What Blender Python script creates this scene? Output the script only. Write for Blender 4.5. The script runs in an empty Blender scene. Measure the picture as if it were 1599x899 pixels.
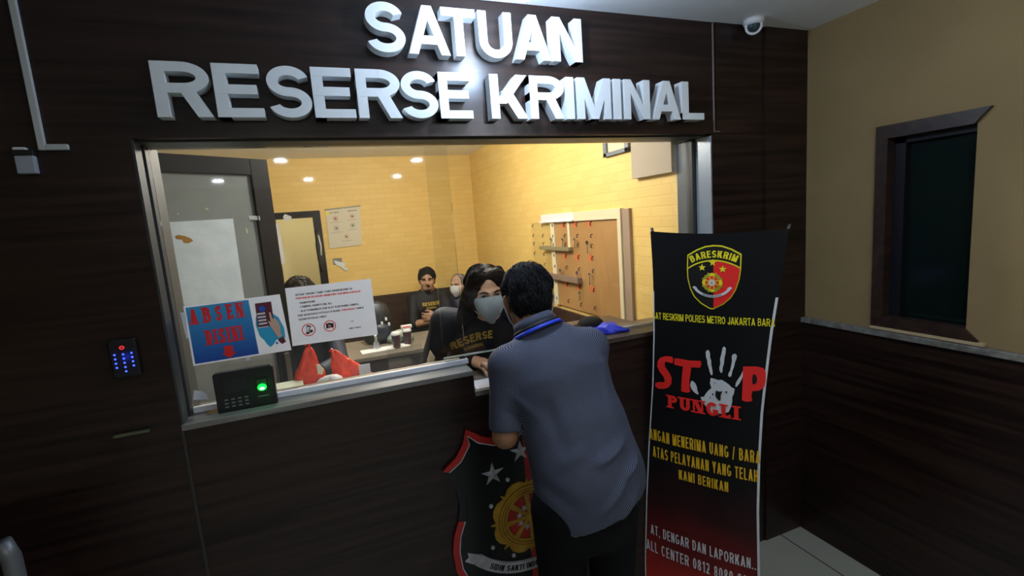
import bpy, bmesh, math, random
import numpy as np
from mathutils import Vector, Matrix
from mathutils.bvhtree import BVHTree

random.seed(7)
SC = bpy.context.scene
COL = SC.collection
PI = math.pi

# ------------------------------------------------------------------ camera
F_PX = 747.67
YAW, PITCH, ROLL = 0.3629, 0.13923, 0.0755
CAM_LOC = Vector((0.0, -1.66, 1.70))
_f = Vector((math.sin(YAW) * math.cos(PITCH), math.cos(YAW) * math.cos(PITCH), -math.sin(PITCH)))
_r = Vector((math.cos(YAW), -math.sin(YAW), 0))
_d = _f.cross(_r)
_c, _s = math.cos(ROLL), math.sin(ROLL)
_right = _c * _r + _s * _d
_down = -_s * _r + _c * _d
cam = bpy.data.objects.new('camera', bpy.data.cameras.new('camera'))
COL.objects.link(cam)
cam.data.sensor_width = 36
cam.data.lens = 36 * F_PX / 1599
cam.data.clip_start = 0.02
cam.matrix_world = Matrix(((_right.x, -_down.x, -_f.x, CAM_LOC.x), (_right.y, -_down.y, -_f.y, CAM_LOC.y),
                           (_right.z, -_down.z, -_f.z, CAM_LOC.z), (0, 0, 0, 1)))
SC.camera = cam

# ------------------------------------------------------------------ world, exposure, large lights
w = bpy.data.worlds.new('world')
SC.world = w
w.use_nodes = True
w.node_tree.nodes['Background'].inputs[0].default_value = (0.55, 0.65, 0.9, 1)
w.node_tree.nodes['Background'].inputs[1].default_value = 0.003
SC.view_settings.view_transform = 'Standard'
SC.view_settings.look = 'None'
SC.view_settings.gamma = 1
SC.view_settings.exposure = 0.0
SC.view_settings.use_curve_mapping = False


def area_light(name, loc, size, power, color, rot=(0, 0, 0), size_y=None):
    l = bpy.data.lights.new(name, 'AREA')
    l.energy = power
    l.color = color
    l.size = size
    if size_y:
        l.shape = 'RECTANGLE'
        l.size_y = size_y
    o = bpy.data.objects.new(name, l)
    COL.objects.link(o)
    o.location = loc
    o.rotation_euler = rot
    return o


def point_light(name, loc, power, color, r=0.03):
    l = bpy.data.lights.new(name, 'POINT')
    l.energy = power
    l.color = color
    l.shadow_soft_size = r
    o = bpy.data.objects.new(name, l)
    COL.objects.link(o)
    o.location = loc
    return o


LOBBY_BULBS = [((1.06, -1.45, 2.36), 8.0, (0.86, 0.92, 1.0)), ((0.62, -0.30, 2.36), 10.5, (0.52, 0.70, 1.0))]
ADDED_OFFICE_LAMPS = [((0.72, 0.72, 2.36), 32.0), ((0.35, 1.70, 2.36), 58.0)]  # out of view, added to brighten the office ceiling, door and worktop
DOWNLIGHTS = [(1.04, -3.5), (-0.1, -5.05), (1.04, -5.05), (-0.3, -3.3), (-1.1, -4.85)]
for (p, e, c) in LOBBY_BULBS:
    point_light('lobby_bulb_light', (p[0], p[1], p[2] - 0.075), e, c, 0.03)
for (p, e) in ADDED_OFFICE_LAMPS:
    point_light('added_office_light', (p[0], p[1], p[2] - 0.065), e, (1.0, 0.93, 0.82), 0.06)
for (x, y) in DOWNLIGHTS:
    area_light('downlight_light', (x, y, 2.43), 0.10, 7.0, (0.86, 0.93, 1.0))
area_light('corridor_panel_light', (-0.3, 4.2, 2.40), 0.5, 12.0, (1.0, 0.9, 0.66))

# ------------------------------------------------------------------ materials
MATS = {}


def mat(name, col, rough=0.6, metal=0.0, emit=None, estr=0.0, spec=0.5, coat=0.0):
    if name in MATS:
        return MATS[name]
    m = bpy.data.materials.new(name)
    m.use_nodes = True
    b = m.node_tree.nodes['Principled BSDF']
    b.inputs['Base Color'].default_value = (*col, 1)
    b.inputs['Roughness'].default_value = rough
    b.inputs['Metallic'].default_value = metal
    b.inputs['Specular IOR Level'].default_value = spec
    b.inputs['Coat Weight'].default_value = coat
    if emit:
        b.inputs['Emission Color'].default_value = (*emit, 1)
        b.inputs['Emission Strength'].default_value = estr
    MATS[name] = m
    return m


def nodes_of(m):
    nt = m.node_tree
    return nt, nt.nodes, nt.links, nt.nodes['Principled BSDF']


def noisy(name, c1, c2, scale=(5, 5, 5), detail=6, rough=0.6, bump=0.0, coord='Object', spec=0.5, nscale=1.0, lo=0.35, hi=0.65, coat=0.0, bscale=None):
    """two-colour noise material in object or UV space"""
    if name in MATS:
        return MATS[name]
    m = mat(name, c1, rough, spec=spec, coat=coat)
    nt, N, L, b = nodes_of(m)
    tc = N.new('ShaderNodeTexCoord')
    mp = N.new('ShaderNodeMapping')
    mp.inputs['Scale'].default_value = scale
    L.new(tc.outputs[coord], mp.inputs['Vector'])
    nz = N.new('ShaderNodeTexNoise')
    nz.inputs['Scale'].default_value = nscale
    nz.inputs['Detail'].default_value = detail
    L.new(mp.outputs[0], nz.inputs['Vector'])
    cr = N.new('ShaderNodeValToRGB')
    cr.color_ramp.elements[0].position = lo
    cr.color_ramp.elements[1].position = hi
    cr.color_ramp.elements[0].color = (*c1, 1)
    cr.color_ramp.elements[1].color = (*c2, 1)
    L.new(nz.outputs['Fac'], cr.inputs[0])
    L.new(cr.outputs[0], b.inputs['Base Color'])
    if bump:
        bp = N.new('ShaderNodeBump')
        bp.inputs['Strength'].default_value = bump
        bp.inputs['Distance'].default_value = 0.01
        src = nz
        if bscale:
            mp2 = N.new('ShaderNodeMapping')
            mp2.inputs['Scale'].default_value = bscale
            L.new(tc.outputs[coord], mp2.inputs['Vector'])
            src = N.new('ShaderNodeTexNoise')
            src.inputs['Scale'].default_value = 1
            src.inputs['Detail'].default_value = 4
            L.new(mp2.outputs[0], src.inputs['Vector'])
        L.new(src.outputs['Fac'], bp.inputs['Height'])
        L.new(bp.outputs[0], b.inputs['Normal'])
    return m


WOOD = noisy('dark_wood_laminate', (0.010, 0.0054, 0.0044), (0.034, 0.0170, 0.0125), (1.6, 1.6, 42), rough=0.30, spec=0.4)
WOODV = noisy('dark_wood_edge', (0.020, 0.011, 0.008), (0.045, 0.024, 0.016), (3, 30, 30), rough=0.4)
LEDGE = noisy('worn_wood_ledge', (0.13, 0.125, 0.11), (0.25, 0.24, 0.215), (4, 40, 40), rough=0.32)
CREAM = noisy('cream_wall_paint', (0.265, 0.187, 0.085), (0.31, 0.22, 0.103), (3, 3, 3), rough=0.75, spec=0.25)
CEIL = noisy('white_ceiling_paint', (0.86, 0.88, 0.89), (0.90, 0.91, 0.91), (3, 3, 3), rough=0.8)
YPLASTER = noisy('yellow_plaster', (0.66, 0.46, 0.15), (0.78, 0.56, 0.20), (4, 4, 4), rough=0.7)
ALU = mat('brushed_aluminium', (0.30, 0.33, 0.37), 0.3, 0.8)
ALUW = mat('white_aluminium', (0.86, 0.88, 0.92), 0.4)
LEDGEB = noisy('brown_wood_ledge', (0.050, 0.036, 0.027), (0.10, 0.075, 0.055), (4, 40, 40), rough=0.35)
BLACKF = mat('black_frame', (0.006, 0.006, 0.010), 0.5, spec=0.3)
BLACKP = mat('black_plastic', (0.010, 0.011, 0.012), 0.35)
WHITEP = mat('white_plastic', (0.72, 0.73, 0.74), 0.4)
GREYP = mat('grey_plastic', (0.20, 0.21, 0.22), 0.5)
CHROME = mat('chrome_tube', (0.55, 0.56, 0.58), 0.22, 0.9)
LETTERM = noisy('white_letter_acrylic', (0.74, 0.78, 0.79), (0.82, 0.85, 0.85), (6, 6, 6), rough=0.35)
PAPER = mat('white_paper', (0.74, 0.76, 0.82), 0.7)
WSCOT = noisy('brown_wainscot', (0.030, 0.016, 0.012), (0.055, 0.030, 0.022), (2, 2, 30), rough=0.4)


def brick_mat():
    m = mat('yellow_foam_brick', (0.8, 0.6, 0.2), 0.55)
    nt, N, L, b = nodes_of(m)
    tc = N.new('ShaderNodeTexCoord')
    br = N.new('ShaderNodeTexBrick')
    br.inputs['Scale'].default_value = 1.0
    br.inputs['Brick Width'].default_value = 0.16
    br.inputs['Row Height'].default_value = 0.052
    br.inputs['Mortar Size'].default_value = 0.004
    br.inputs['Mortar Smooth'].default_value = 1.0
    br.inputs['Color1'].default_value = (0.80, 0.57, 0.19, 1)
    br.inputs['Color2'].default_value = (0.75, 0.52, 0.165, 1)
    br.inputs['Mortar'].default_value = (0.70, 0.48, 0.145, 1)
    L.new(tc.outputs['UV'], br.inputs['Vector'])
    L.new(br.outputs['Color'], b.inputs['Base Color'])
    bp = N.new('ShaderNodeBump')
    bp.invert = True
    bp.inputs['Strength'].default_value = 0.2
    bp.inputs['Distance'].default_value = 0.003
    L.new(br.outputs['Fac'], bp.inputs['Height'])
    L.new(bp.outputs[0], b.inputs['Normal'])
    return m


BRICK = brick_mat()


def tile_mat():
    m = mat('grey_floor_tile', (0.3, 0.3, 0.28), 0.22)
    nt, N, L, b = nodes_of(m)
    tc = N.new('ShaderNodeTexCoord')
    br = N.new('ShaderNodeTexBrick')
    br.offset = 0
    br.inputs['Scale'].default_value = 1.0
    br.inputs['Brick Width'].default_value = 0.5
    br.inputs['Row Height'].default_value = 0.5
    br.inputs['Mortar Size'].default_value = 0.004
    br.inputs['Color1'].default_value = (0.55, 0.57, 0.50, 1)
    br.inputs['Color2'].default_value = (0.50, 0.52, 0.46, 1)
    br.inputs['Mortar'].default_value = (0.12, 0.12, 0.11, 1)
    L.new(tc.outputs['UV'], br.inputs['Vector'])
    L.new(br.outputs['Color'], b.inputs['Base Color'])
    return m


TILE = tile_mat()


def glass_mat(name, tint, refl=1.0):
    m = bpy.data.materials.new(name)
    m.use_nodes = True
    nt = m.node_tree
    N, L = nt.nodes, nt.links
    N.clear()
    out = N.new('ShaderNodeOutputMaterial')
    tr = N.new('ShaderNodeBsdfTransparent')
    tr.inputs[0].default_value = (*tint, 1)
    gl = N.new('ShaderNodeBsdfGlossy')
    gl.inputs['Roughness'].default_value = 0.03
    gl.inputs['Color'].default_value = (0.95, 0.97, 1.0, 1)
    fr = N.new('ShaderNodeFresnel')
    fr.inputs['IOR'].default_value = 1.5
    mu = N.new('ShaderNodeMath')
    mu.operation = 'MULTIPLY'
    mu.inputs[1].default_value = refl
    mx = N.new('ShaderNodeMixShader')
    L.new(fr.outputs[0], mu.inputs[0])
    L.new(mu.outputs[0], mx.inputs[0])
    L.new(tr.outputs[0], mx.inputs[1])
    L.new(gl.outputs[0], mx.inputs[2])
    L.new(mx.outputs[0], out.inputs[0])
    return m


GLASS = glass_mat('clear_window_glass', (0.96, 0.97, 0.97), 1.0)
ACRYL = glass_mat('clear_acrylic', (0.93, 0.94, 0.95), 1.3)
ACRYLQ = glass_mat('thin_clear_sheet', (0.97, 0.97, 0.97), 0.2)
SHEET = bpy.data.materials.new('translucent_paper')
SHEET.use_nodes = True
_nt = SHEET.node_tree
_b = _nt.nodes['Principled BSDF']
_b.inputs['Base Color'].default_value = (0.84, 0.87, 0.93, 1)
_b.inputs['Roughness'].default_value = 0.7
_tl = _nt.nodes.new('ShaderNodeBsdfTranslucent')
_tl.inputs[0].default_value = (0.80, 0.84, 0.95, 1)
_mx = _nt.nodes.new('ShaderNodeMixShader')
_mx.inputs[0].default_value = 0.45
_nt.links.new(_b.outputs[0], _mx.inputs[1])
_nt.links.new(_tl.outputs[0], _mx.inputs[2])
_nt.links.new(_mx.outputs[0], _nt.nodes['Material Output'].inputs[0])
FROST = noisy('frosted_panel', (0.19, 0.225, 0.235), (0.25, 0.285, 0.295), (3, 3, 3), rough=0.35)

# ------------------------------------------------------------------ object helpers


def link(o, parent=None):
    COL.objects.link(o)
    if parent:
        o.parent = parent
    return o


def thing(name, label, cat, loc=(0, 0, 0), rotz=0, group=None):
    o = bpy.data.objects.new(name, None)
    link(o)
    o.empty_display_size = 0.05
    o.location = loc
    o.rotation_euler = (0, 0, rotz)
    o['label'] = label
    o['category'] = cat
    if group:
        o['group'] = group
    return o


def tag(o, label, cat, group=None):
    o['label'] = label
    o['category'] = cat
    if group:
        o['group'] = group
    return o


def struct(o):
    o['kind'] = 'structure'
    return o


class MB:
    """collects shapes and links them as ONE mesh object"""

    def __init__(self):
        self.v, self.f, self.m, self.sm, self.uv = [], [], [], [], None

    def add(self, vs, fs, mi=0, smooth=False):
        o = len(self.v)
        self.v += [tuple(p) for p in vs]
        for q in fs:
            self.f.append([o + i for i in q])
            self.m.append(mi)
            self.sm.append(smooth)
        return self

    def box(self, x0, x1, y0, y1, z0, z1, mi=0, M=None):
        vs = [Vector(p) for p in ((x0, y0, z0), (x1, y0, z0), (x1, y1, z0), (x0, y1, z0), (x0, y0, z1), (x1, y0, z1), (x1, y1, z1), (x0, y1, z1))]
        if M is not None:
            vs = [M @ p for p in vs]
        return self.add(vs, [(0, 3, 2, 1), (4, 5, 6, 7), (0, 1, 5, 4), (1, 2, 6, 5), (2, 3, 7, 6), (3, 0, 4, 7)], mi)

    def tube(self, pts, r, mi=0, n=10, closed=False, sq=(1, 1)):
        pts = [Vector(p) for p in pts]
        k = len(pts)
        rs = r if isinstance(r, (list, tuple)) else [r] * k
        rings = []
        prev = None
        for i, p in enumerate(pts):
            a = pts[i - 1] if (i > 0 or closed) else p
            b = pts[(i + 1) % k] if (i < k - 1 or closed) else p
            t = (b - a).normalized()
            if prev is None:
                u = t.orthogonal().normalized()
            else:
                u = (prev - t * prev.dot(t)).normalized()
            prev = u
            v = t.cross(u)
            rings.append([p + (u * math.cos(2 * PI * j / n) * sq[0] + v * math.sin(2 * PI * j / n) * sq[1]) * rs[i] for j in range(n)])
        vs = [p for rg in rings for p in rg]
        fs = []
        for i in range(k if closed else k - 1):
            i2 = (i + 1) % k
            for j in range(n):
                fs.append((i * n + j, i * n + (j + 1) % n, i2 * n + (j + 1) % n, i2 * n + j))
        if not closed:
            fs.append(tuple(reversed(range(n))))
            fs.append(tuple((k - 1) * n + j for j in range(n)))
        return self.add(vs, fs, mi, True)

    def lathe(self, prof, c=(0, 0, 0), mi=0, n=24, M=None, cap=True):
        vs, fs = [], []
        for (r, z) in prof:
            for j in range(n):
                p = Vector((r * math.cos(2 * PI * j / n), r * math.sin(2 * PI * j / n), z))
                if M is not None:
                    p = M @ p
                vs.append(p + Vector(c))
        k = len(prof)
        for i in range(k - 1):
            for j in range(n):
                fs.append((i * n + j, i * n + (j + 1) % n, (i + 1) * n + (j + 1) % n, (i + 1) * n + j))
        if cap:
            fs.append(tuple(reversed(range(n))))
            fs.append(tuple((k - 1) * n + j for j in range(n)))
        return self.add(vs, fs, mi, True)

    def prism(self, pts, h, mapf, mi=0):
        """2D outline -> slab; mapf(u, v, w) -> xyz with w from 0 to h"""
        n = len(pts)
        vs = [mapf(u, v, 0) for u, v in pts] + [mapf(u, v, h) for u, v in pts]
        fs = [tuple(reversed(range(n))), tuple(range(n, 2 * n))] + [(i, (i + 1) % n, n + (i + 1) % n, n + i) for i in range(n)]
        return self.add(vs, fs, mi)

    def build(self, name, mats, parent=None, bevel=0, seg=2, uvf=None, loc=None):
        me = bpy.data.meshes.new(name)
        me.from_pydata([tuple(p) for p in self.v], [], self.f)
        for mm in (mats if isinstance(mats, (list, tuple)) else [mats]):
            me.materials.append(mm)
        me.polygons.foreach_set('material_index', self.m)
        me.polygons.foreach_set('use_smooth', self.sm)
        if uvf:
            uvl = me.uv_layers.new(name='UVMap')
            for p in me.polygons:
                for li in p.loop_indices:
                    uvl.data[li].uv = uvf(me.vertices[me.loops[li].vertex_index].co, p.normal)
        bm = bmesh.new()
        bm.from_mesh(me)
        bmesh.ops.recalc_face_normals(bm, faces=bm.faces)
        bm.to_mesh(me)
        bm.free()
        me.update()
        o = bpy.data.objects.new(name, me)
        link(o, parent)
        if bevel:
            md = o.modifiers.new('bevel', 'BEVEL')
            md.width = bevel
            md.segments = seg
            md.limit_method = 'ANGLE'
        if loc:
            o.location = loc
        return o


def wall_uv(co, n):
    if abs(n.x) > abs(n.y) and abs(n.x) > abs(n.z):
        return (co.y, co.z)
    if abs(n.z) > abs(n.y):
        return (co.x, co.y)
    return (co.x, co.z)


def box_obj(name, b, m, parent=None, bevel=0, uvf=None):
    return MB().box(*b).build(name, m, parent, bevel, uvf=uvf)


# ------------------------------------------------------------------ stroke lettering (2D polygons, cap height 1)
def arc(cx, cy, rx, ry, a0, a1, tx, ty=None, n=18):
    """ring sector polygon about an elliptic centre line"""
    ty = tx if ty is None else ty
    o, i = [], []
    for k in range(n + 1):
        a = math.radians(a0 + (a1 - a0) * k / n)
        o.append((cx + (rx + tx / 2) * math.cos(a), cy + (ry + ty / 2) * math.sin(a)))
        i.append((cx + (rx - tx / 2) * math.cos(a), cy + (ry - ty / 2) * math.sin(a)))
    out = []
    for k in range(n):
        out.append([o[k], o[k + 1], i[k + 1], i[k]])
    return out


def R_(x0, y0, x1, y1):
    return [[(x0, y0), (x1, y0), (x1, y1), (x0, y1)]]


def D_(x0, y0, x1, y1, w):
    return [[(x0, y0), (x0 + w, y0), (x1 + w, y1), (x1, y1)]]


WID = dict(A=.98, B=.86, C=.90, D=.86, E=.76, F=.72, G=.94, H=.86, I=None, J=.66, K=.92, L=.70, M=1.02, N=.84, O=.98, P=.80, R=.90, S=.84, T=.80, U=.84, V=.92, W=1.3, Y=.92, Z=.8)


def glyph(ch, t=.2, wf=1.0, slab=False):
    """returns (polygons, width)"""
    h = t * .86
    if ch == ' ':
        return [], .36 * wf
    if ch == '.':
        return R_(0, 0, t, t), t
    if ch == ',':
        return R_(0, 0, t, t) + D_(0, -.16, t * .3, 0, t * .6), t
    if ch == '-':
        return R_(0, .4, .3 * wf, .4 + h), .3 * wf
    if ch == '/':
        return D_(0, -.05, .32 * wf, 1.05, t * .8), .32 * wf + t
    if ch == 'I':
        W = t
        P = R_(0, 0, t, 1)
    elif ch in '0123456789':
        W = .74 * wf
    else:
        W = WID[ch] * wf
    rx = (W - t) / 2
    cx = W / 2
    dt = t * 1.08
    if ch == 'A':
        a = (W - dt) / 2
        P = D_(0, 0, a, 1, dt) + D_(W - dt, 0, a, 1, dt) + R_(W * .2, .21, W * .8, .21 + h)
    elif ch in 'BPRD':
        P = R_(0, 0, t, 1)
        if ch == 'D':
            ry = (1 - h) / 2
            ex = W - t / 2 - W * .45
            P += R_(0, 0, W * .45, h) + R_(0, 1 - h, W * .45, 1) + arc(W * .45, .5, ex, ry, -90, 90, t, h)
        else:
            lo = .44 if ch != 'B' else .47
            ry = (1 - lo) / 2 - h / 2 + h * .0
            ry = (1 - h - lo + 0) / 2
            bx = W * .52
            ex = (W if ch != 'B' else W * .95) - t / 2 - bx
            P += R_(0, 1 - h, bx, 1) + R_(0, lo, bx, lo + h) + arc(bx, (1 + lo) / 2, ex, (1 - lo - h) / 2, -90, 90, t, h)
            if ch == 'B':
                P += R_(0, 0, bx, h) + arc(bx, (lo + h) / 2, W - t / 2 - bx, lo / 2, -90, 90, t, h)
            if ch == 'R':
                P += D_(W - dt * 1.15, 0, W * .42, lo + h * .5, dt * 1.15)
    elif ch in 'COG':
        ry = (1 - h) / 2
        if ch == 'O':
            P = arc(cx, .5, rx, ry, 0, 360, t, h, 32)
        elif ch == 'C':
            P = arc(cx, .5, rx, ry, 42, 318, t, h, 28)
        else:
            P = arc(cx, .5, rx, ry, 42, 325, t, h, 28) + R_(W - t, .12, W, .5) + R_(W * .55, .5 - h, W, .5)
    elif ch in 'EFL':
        P = R_(0, 0, t, 1)
        if ch in 'EL':
            P += R_(0, 0, W, h)
        if ch in 'EF':
            P += R_(0, 1 - h, W * .97, 1) + R_(0, .5 - h * .35, W * .9, .5 + h * .65)
    elif ch == 'H':
        P = R_(0, 0, t, 1) + R_(W - t, 0, W, 1) + R_(0, .5 - h / 2, W, .5 + h / 2)
    elif ch == 'J':
        P = R_(W - t, .3, W, 1) + arc(cx, .3, rx, .3 - h / 2, 180, 360, t, h)
    elif ch == 'K':
        P = R_(0, 0, t, 1) + D_(t * .5, .34, W - dt * 1.3, 1, dt * 1.25) + D_(W - dt * 1.25, 0, W * .28, .62, dt * 1.2)
    elif ch == 'M':
        P = R_(0, 0, t, 1) + R_(W - t, 0, W, 1) + D_(cx - dt / 2, 0, 0, 1, dt) + D_(cx - dt / 2, 0, W - dt, 1, dt)
    elif ch == 'N':
        v = t * (0.5 if slab else 1)
        P = R_(0, 0, v, 1) + R_(W - v, 0, W, 1) + D_(W - dt, 0, 0, 1, dt)
    elif ch == 'S':
        ry = .25 - h / 4
        P = arc(cx, .75 - h / 4, rx * .96, ry, 18, 180, t, h) + arc(cx, .75 - h / 4, rx * .96, ry, 180, 270, t * 1.0, h) + arc(cx, .25 + h / 4, rx, ry, 90, 0, t, h) + arc(cx, .25 + h / 4, rx, ry, 0, -162, t, h)
    elif ch == 'T':
        P = R_(cx - t / 2, 0, cx + t / 2, 1) + R_(0, 1 - h, W, 1)
    elif ch == 'U':
        P = R_(0, .36, t, 1) + R_(W - t, .36, W, 1) + arc(cx, .36, rx, .36 - h / 2, 180, 360, t, h)
    elif ch == 'V':
        a = (W - dt) / 2
        P = D_(a, 0, 0, 1, dt) + D_(a, 0, W - dt, 1, dt)
    elif ch == 'W':
        q = (W - dt) / 4
        P = D_(q, 0, 0, 1, dt) + D_(q, 0, 2 * q, 1, dt) + D_(3 * q, 0, 2 * q, 1, dt) + D_(3 * q, 0, 4 * q, 1, dt)
    elif ch == 'Y':
        P = R_(cx - t / 2, 0, cx + t / 2, .45) + D_(cx - dt / 2, .38, 0, 1, dt) + D_(cx - dt / 2, .38, W - dt, 1, dt)
    elif ch == 'Z':
        P = R_(0, 0, W, h) + R_(0, 1 - h, W, 1) + D_(0, 0, W - dt, 1, dt)
    elif ch == '0':
        P = arc(cx, .5, rx, (1 - h) / 2, 0, 360, t, h, 28)
    elif ch == '1':
        W = t * 2
        P = R_(t, 0, 2 * t, 1) + D_(0, .75, t * .9, 1, t * .9)
    elif ch == '2':
        P = R_(0, 0, W, h) + arc(cx, .7, rx, .3 - h / 2, 165, -10, t, h) + D_(0, 0, W - dt * 1.2, .62, dt * 1.2)
    elif ch == '8':
        P = arc(cx, .74 - h / 6, rx * .9, .26 - h / 3, 0, 360, t * .9, h) + arc(cx, .26, rx, .26 - h / 2, 0, 360, t * .9, h)
    elif ch == '9':
        P = arc(cx, .7, rx, .3 - h / 2, 0, 360, t, h) + R_(W - t, .3, W, .7) + arc(cx, .3, rx, .3 - h / 2, 0, -120, t, h)
    if slab:
        s = t * .55
        sh = t * .42
        ends = dict(I=[(0, t, 0), (0, t, 1)], P=[(0, t, 0), (0, t, 1)], N=[(0, t, 1), (0, t, 0), (W - t, W, 1), (W - t, W, 0)], L=[(0, t, 1), (0, t, 0)], U=[(0, t, 1), (W - t, W, 1)],
                    A=[(0, dt, 0), (W - dt, W, 0)], B=[(0, t, 0), (0, t, 1)], D=[(0, t, 0), (0, t, 1)], E=[(0, t, 0), (0, t, 1)], S=[], G=[])
        for (a, b, y) in ends.get(ch, []):
            P += R_(a - s, y if y == 0 else 1 - sh, b + s, sh if y == 0 else 1)
        if ch in 'EL':
            P += R_(W - t * .5, 0, W, .3)
        if ch == 'E':
            P += R_(W - t * .5, .72, W, 1)
        if ch == 'S':
            P += R_(W - t * .6, .68, W - t * .1, .98) + R_(t * .05, .02, t * .55, .32)
    return P, W


def text_polys(s, x, y, hgt, t=.2, wf=1.0, gap=.09, align='l', width=None, slab=False):
    out, pen = [], 0.0
    for ch in s:
        P, W = glyph(ch, t, wf, slab)
        out.append((pen, P))
        pen += W + gap * (1.0 if not slab else 1.6)
    pen -= gap
    sx = 1.0 if width is None else width / (pen * hgt)
    off = {'l': 0, 'c': -pen / 2, 'r': -pen}[align]
    return [[(x + (off + px + u) * hgt * sx, y + v * hgt) for u, v in q] for px, P in out for q in P]


def arc_text(s, cx, cy, rad, amid, hgt, t=.2, wf=.9, gap=.1, inner=False):
    """text on a circle arc; inner: letters run below the centre, upright for a smile-shaped ribbon"""
    items, pen = [], 0
    for ch in s:
        P, W = glyph(ch, t, wf)
        items.append((pen + W / 2, W, P))
        pen += W + gap
    pen -= gap
    out = []
    for (mid, W, P) in items:
        d = (mid - pen / 2) * hgt / rad
        a = amid + d if inner else amid - d
        if inner:
            px, py_ = cx + rad * math.cos(a), cy + rad * math.sin(a)
            rx, ry, ux, uy = -math.sin(a), math.cos(a), -math.cos(a), -math.sin(a)
        else:
            px, py_ = cx + rad * math.cos(a), cy + rad * math.sin(a)
            rx, ry, ux, uy = math.sin(a), -math.cos(a), math.cos(a), math.sin(a)
        for q in P:
            out.append([(px + (u - W / 2) * hgt * rx + v * hgt * ux, py_ + (u - W / 2) * hgt * ry + v * hgt * uy) for u, v in q])
    return out


def ellipse(cx, cy, rx, ry=None, n=28, a0=0, a1=360):
    ry = rx if ry is None else ry
    return [(cx + rx * math.cos(math.radians(a0 + (a1 - a0) * k / n)), cy + ry * math.sin(math.radians(a0 + (a1 - a0) * k / n))) for k in range(n + (0 if a1 - a0 == 360 else 1))]


def star(cx, cy, r, inner=.42, n=5, rot=90):
    return [(cx + (r if k % 2 == 0 else r * inner) * math.cos(math.radians(rot + k * 180 / n)), cy + (r if k % 2 == 0 else r * inner) * math.sin(math.radians(rot + k * 180 / n))) for k in range(2 * n)]


def levels(polys):
    """a small height step for every stroke, so that overlapping strokes are never coplanar"""
    out, k = [], 0
    for i, q in enumerate(polys):
        if i and not (len(q) == 4 and len(polys[i - 1]) == 4 and q[0] == polys[i - 1][1] and q[3] == polys[i - 1][2]):
            k += 1
        out.append(k % 6)
    return out


class Art:
    """printed artwork: 2D polygons in layers, built as one mesh"""

    def __init__(self, step=0.0004):
        self.P, self.mats, self.step = [], [], step

    def mi(self, m):
        if m not in self.mats:
            self.mats.append(m)
        return self.mats.index(m)

    def poly(self, pts, m, layer=1):
        self.P.append((pts, self.mi(m), layer))

    def polys(self, L, m, layer=1):
        for q in L:
            self.poly(q, m, layer)

    def into(self, mb, mapf, base=0, order=None):
        L_ = levels([p[0] for p in self.P])
        for (pts, mi, layer), k in zip(self.P, L_):
            mb.add([mapf(u, v, layer * self.step + 0.00005 * k) for u, v in pts], [tuple(range(len(pts)))], base + mi)


def flat_art(name, art, origin, ux, uy, un, parent=None, back=None):
    o, ux, uy, un = Vector(origin), Vector(ux), Vector(uy), Vector(un)
    mb = MB()
    art.into(mb, lambda u, v, w: o + ux * u + uy * v + un * w)
    return mb, art.mats


def ink(name, c, rough=.6):
    return mat('ink_' + name, c, rough)


RED = ink('red', (0.85, 0.022, 0.022))
YEL = ink('yellow', (0.88, 0.74, 0.03))
GOLD = ink('gold', (0.70, 0.40, 0.02))
BLK = ink('black', (0.008, 0.008, 0.010))
WHT = ink('white', (0.75, 0.76, 0.78))
BLU = ink('blue', (0.01, 0.11, 0.55))
CYA = ink('cyan', (0.03, 0.42, 0.68))
SKINI = ink('pale_skin', (0.72, 0.45, 0.33))
MAR = ink('maroon', (0.13, 0.018, 0.03))
DKI = ink('dark_print', (0.03, 0.03, 0.06))

# ================================================================== THE SETTING
CEIL_Z = 2.455
WT = 0.20                     # thickness of the front wall
OX0, OX1 = -0.469, 1.60       # window opening
HEAD_Z = 2.004
RX = 2.16                     # right lobby wall
BY = 3.57                     # back wall of the office
# floor and ceiling
struct(box_obj('floor', (-3.0, 2.6, -6.2, 5.2, -0.1, 0.0), TILE, uvf=wall_uv))
struct(box_obj('ceiling', (-3.0, 2.6, -6.2, 5.2, CEIL_Z, CEIL_Z + 0.1), CEIL))
# front wall: left panel, header, right panel, wrapped in dark laminate
mb = MB()
mb.box(-3.0, OX0, 0, WT, 0, CEIL_Z)
struct(mb.build('wall_front_left', WOOD))
mb = MB()
mb.box(OX1, RX, 0, WT, 0, CEIL_Z)
mb.box(1.62, 1.80, -0.004, 0.0, HEAD_Z, CEIL_Z)
mb.box(1.90, RX, -0.010, 0.0, 0, CEIL_Z)                  # corner post cladding
struct(mb.build('wall_front_right', WOOD))
struct(MB().box(OX0, OX1, 0, 0.154, HEAD_Z, CEIL_Z).build('wall_front', WOOD))
mb = MB()
mb.box(OX0, OX0 + 0.006, 0.003, 0.06, 1.165, HEAD_Z)
mb.box(OX0, OX0 + 0.010, 0.075, WT, 1.165, HEAD_Z)
struct(mb.build('trim_1', mat('dull_jamb_metal', (0.046, 0.049, 0.048), 0.55, 0.0, spec=0.3)))
struct(box_obj('trim_9', (OX1 - 0.006, OX1, 0.003, 0.092, 1.19, HEAD_Z - 0.007), mat('pale_jamb_metal', (0.34, 0.39, 0.43), 0.3, 0.2)))
mb = MB()
mb.box(OX0, OX1, 0.03, 0.154, HEAD_Z - 0.006, HEAD_Z)
mb.box(OX1 - 0.022, OX1, 0.10, WT, 1.19, HEAD_Z - 0.012)
struct(mb.build('trim_2', mat('dark_jamb', (0.055, 0.058, 0.05), 0.45)))
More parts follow.
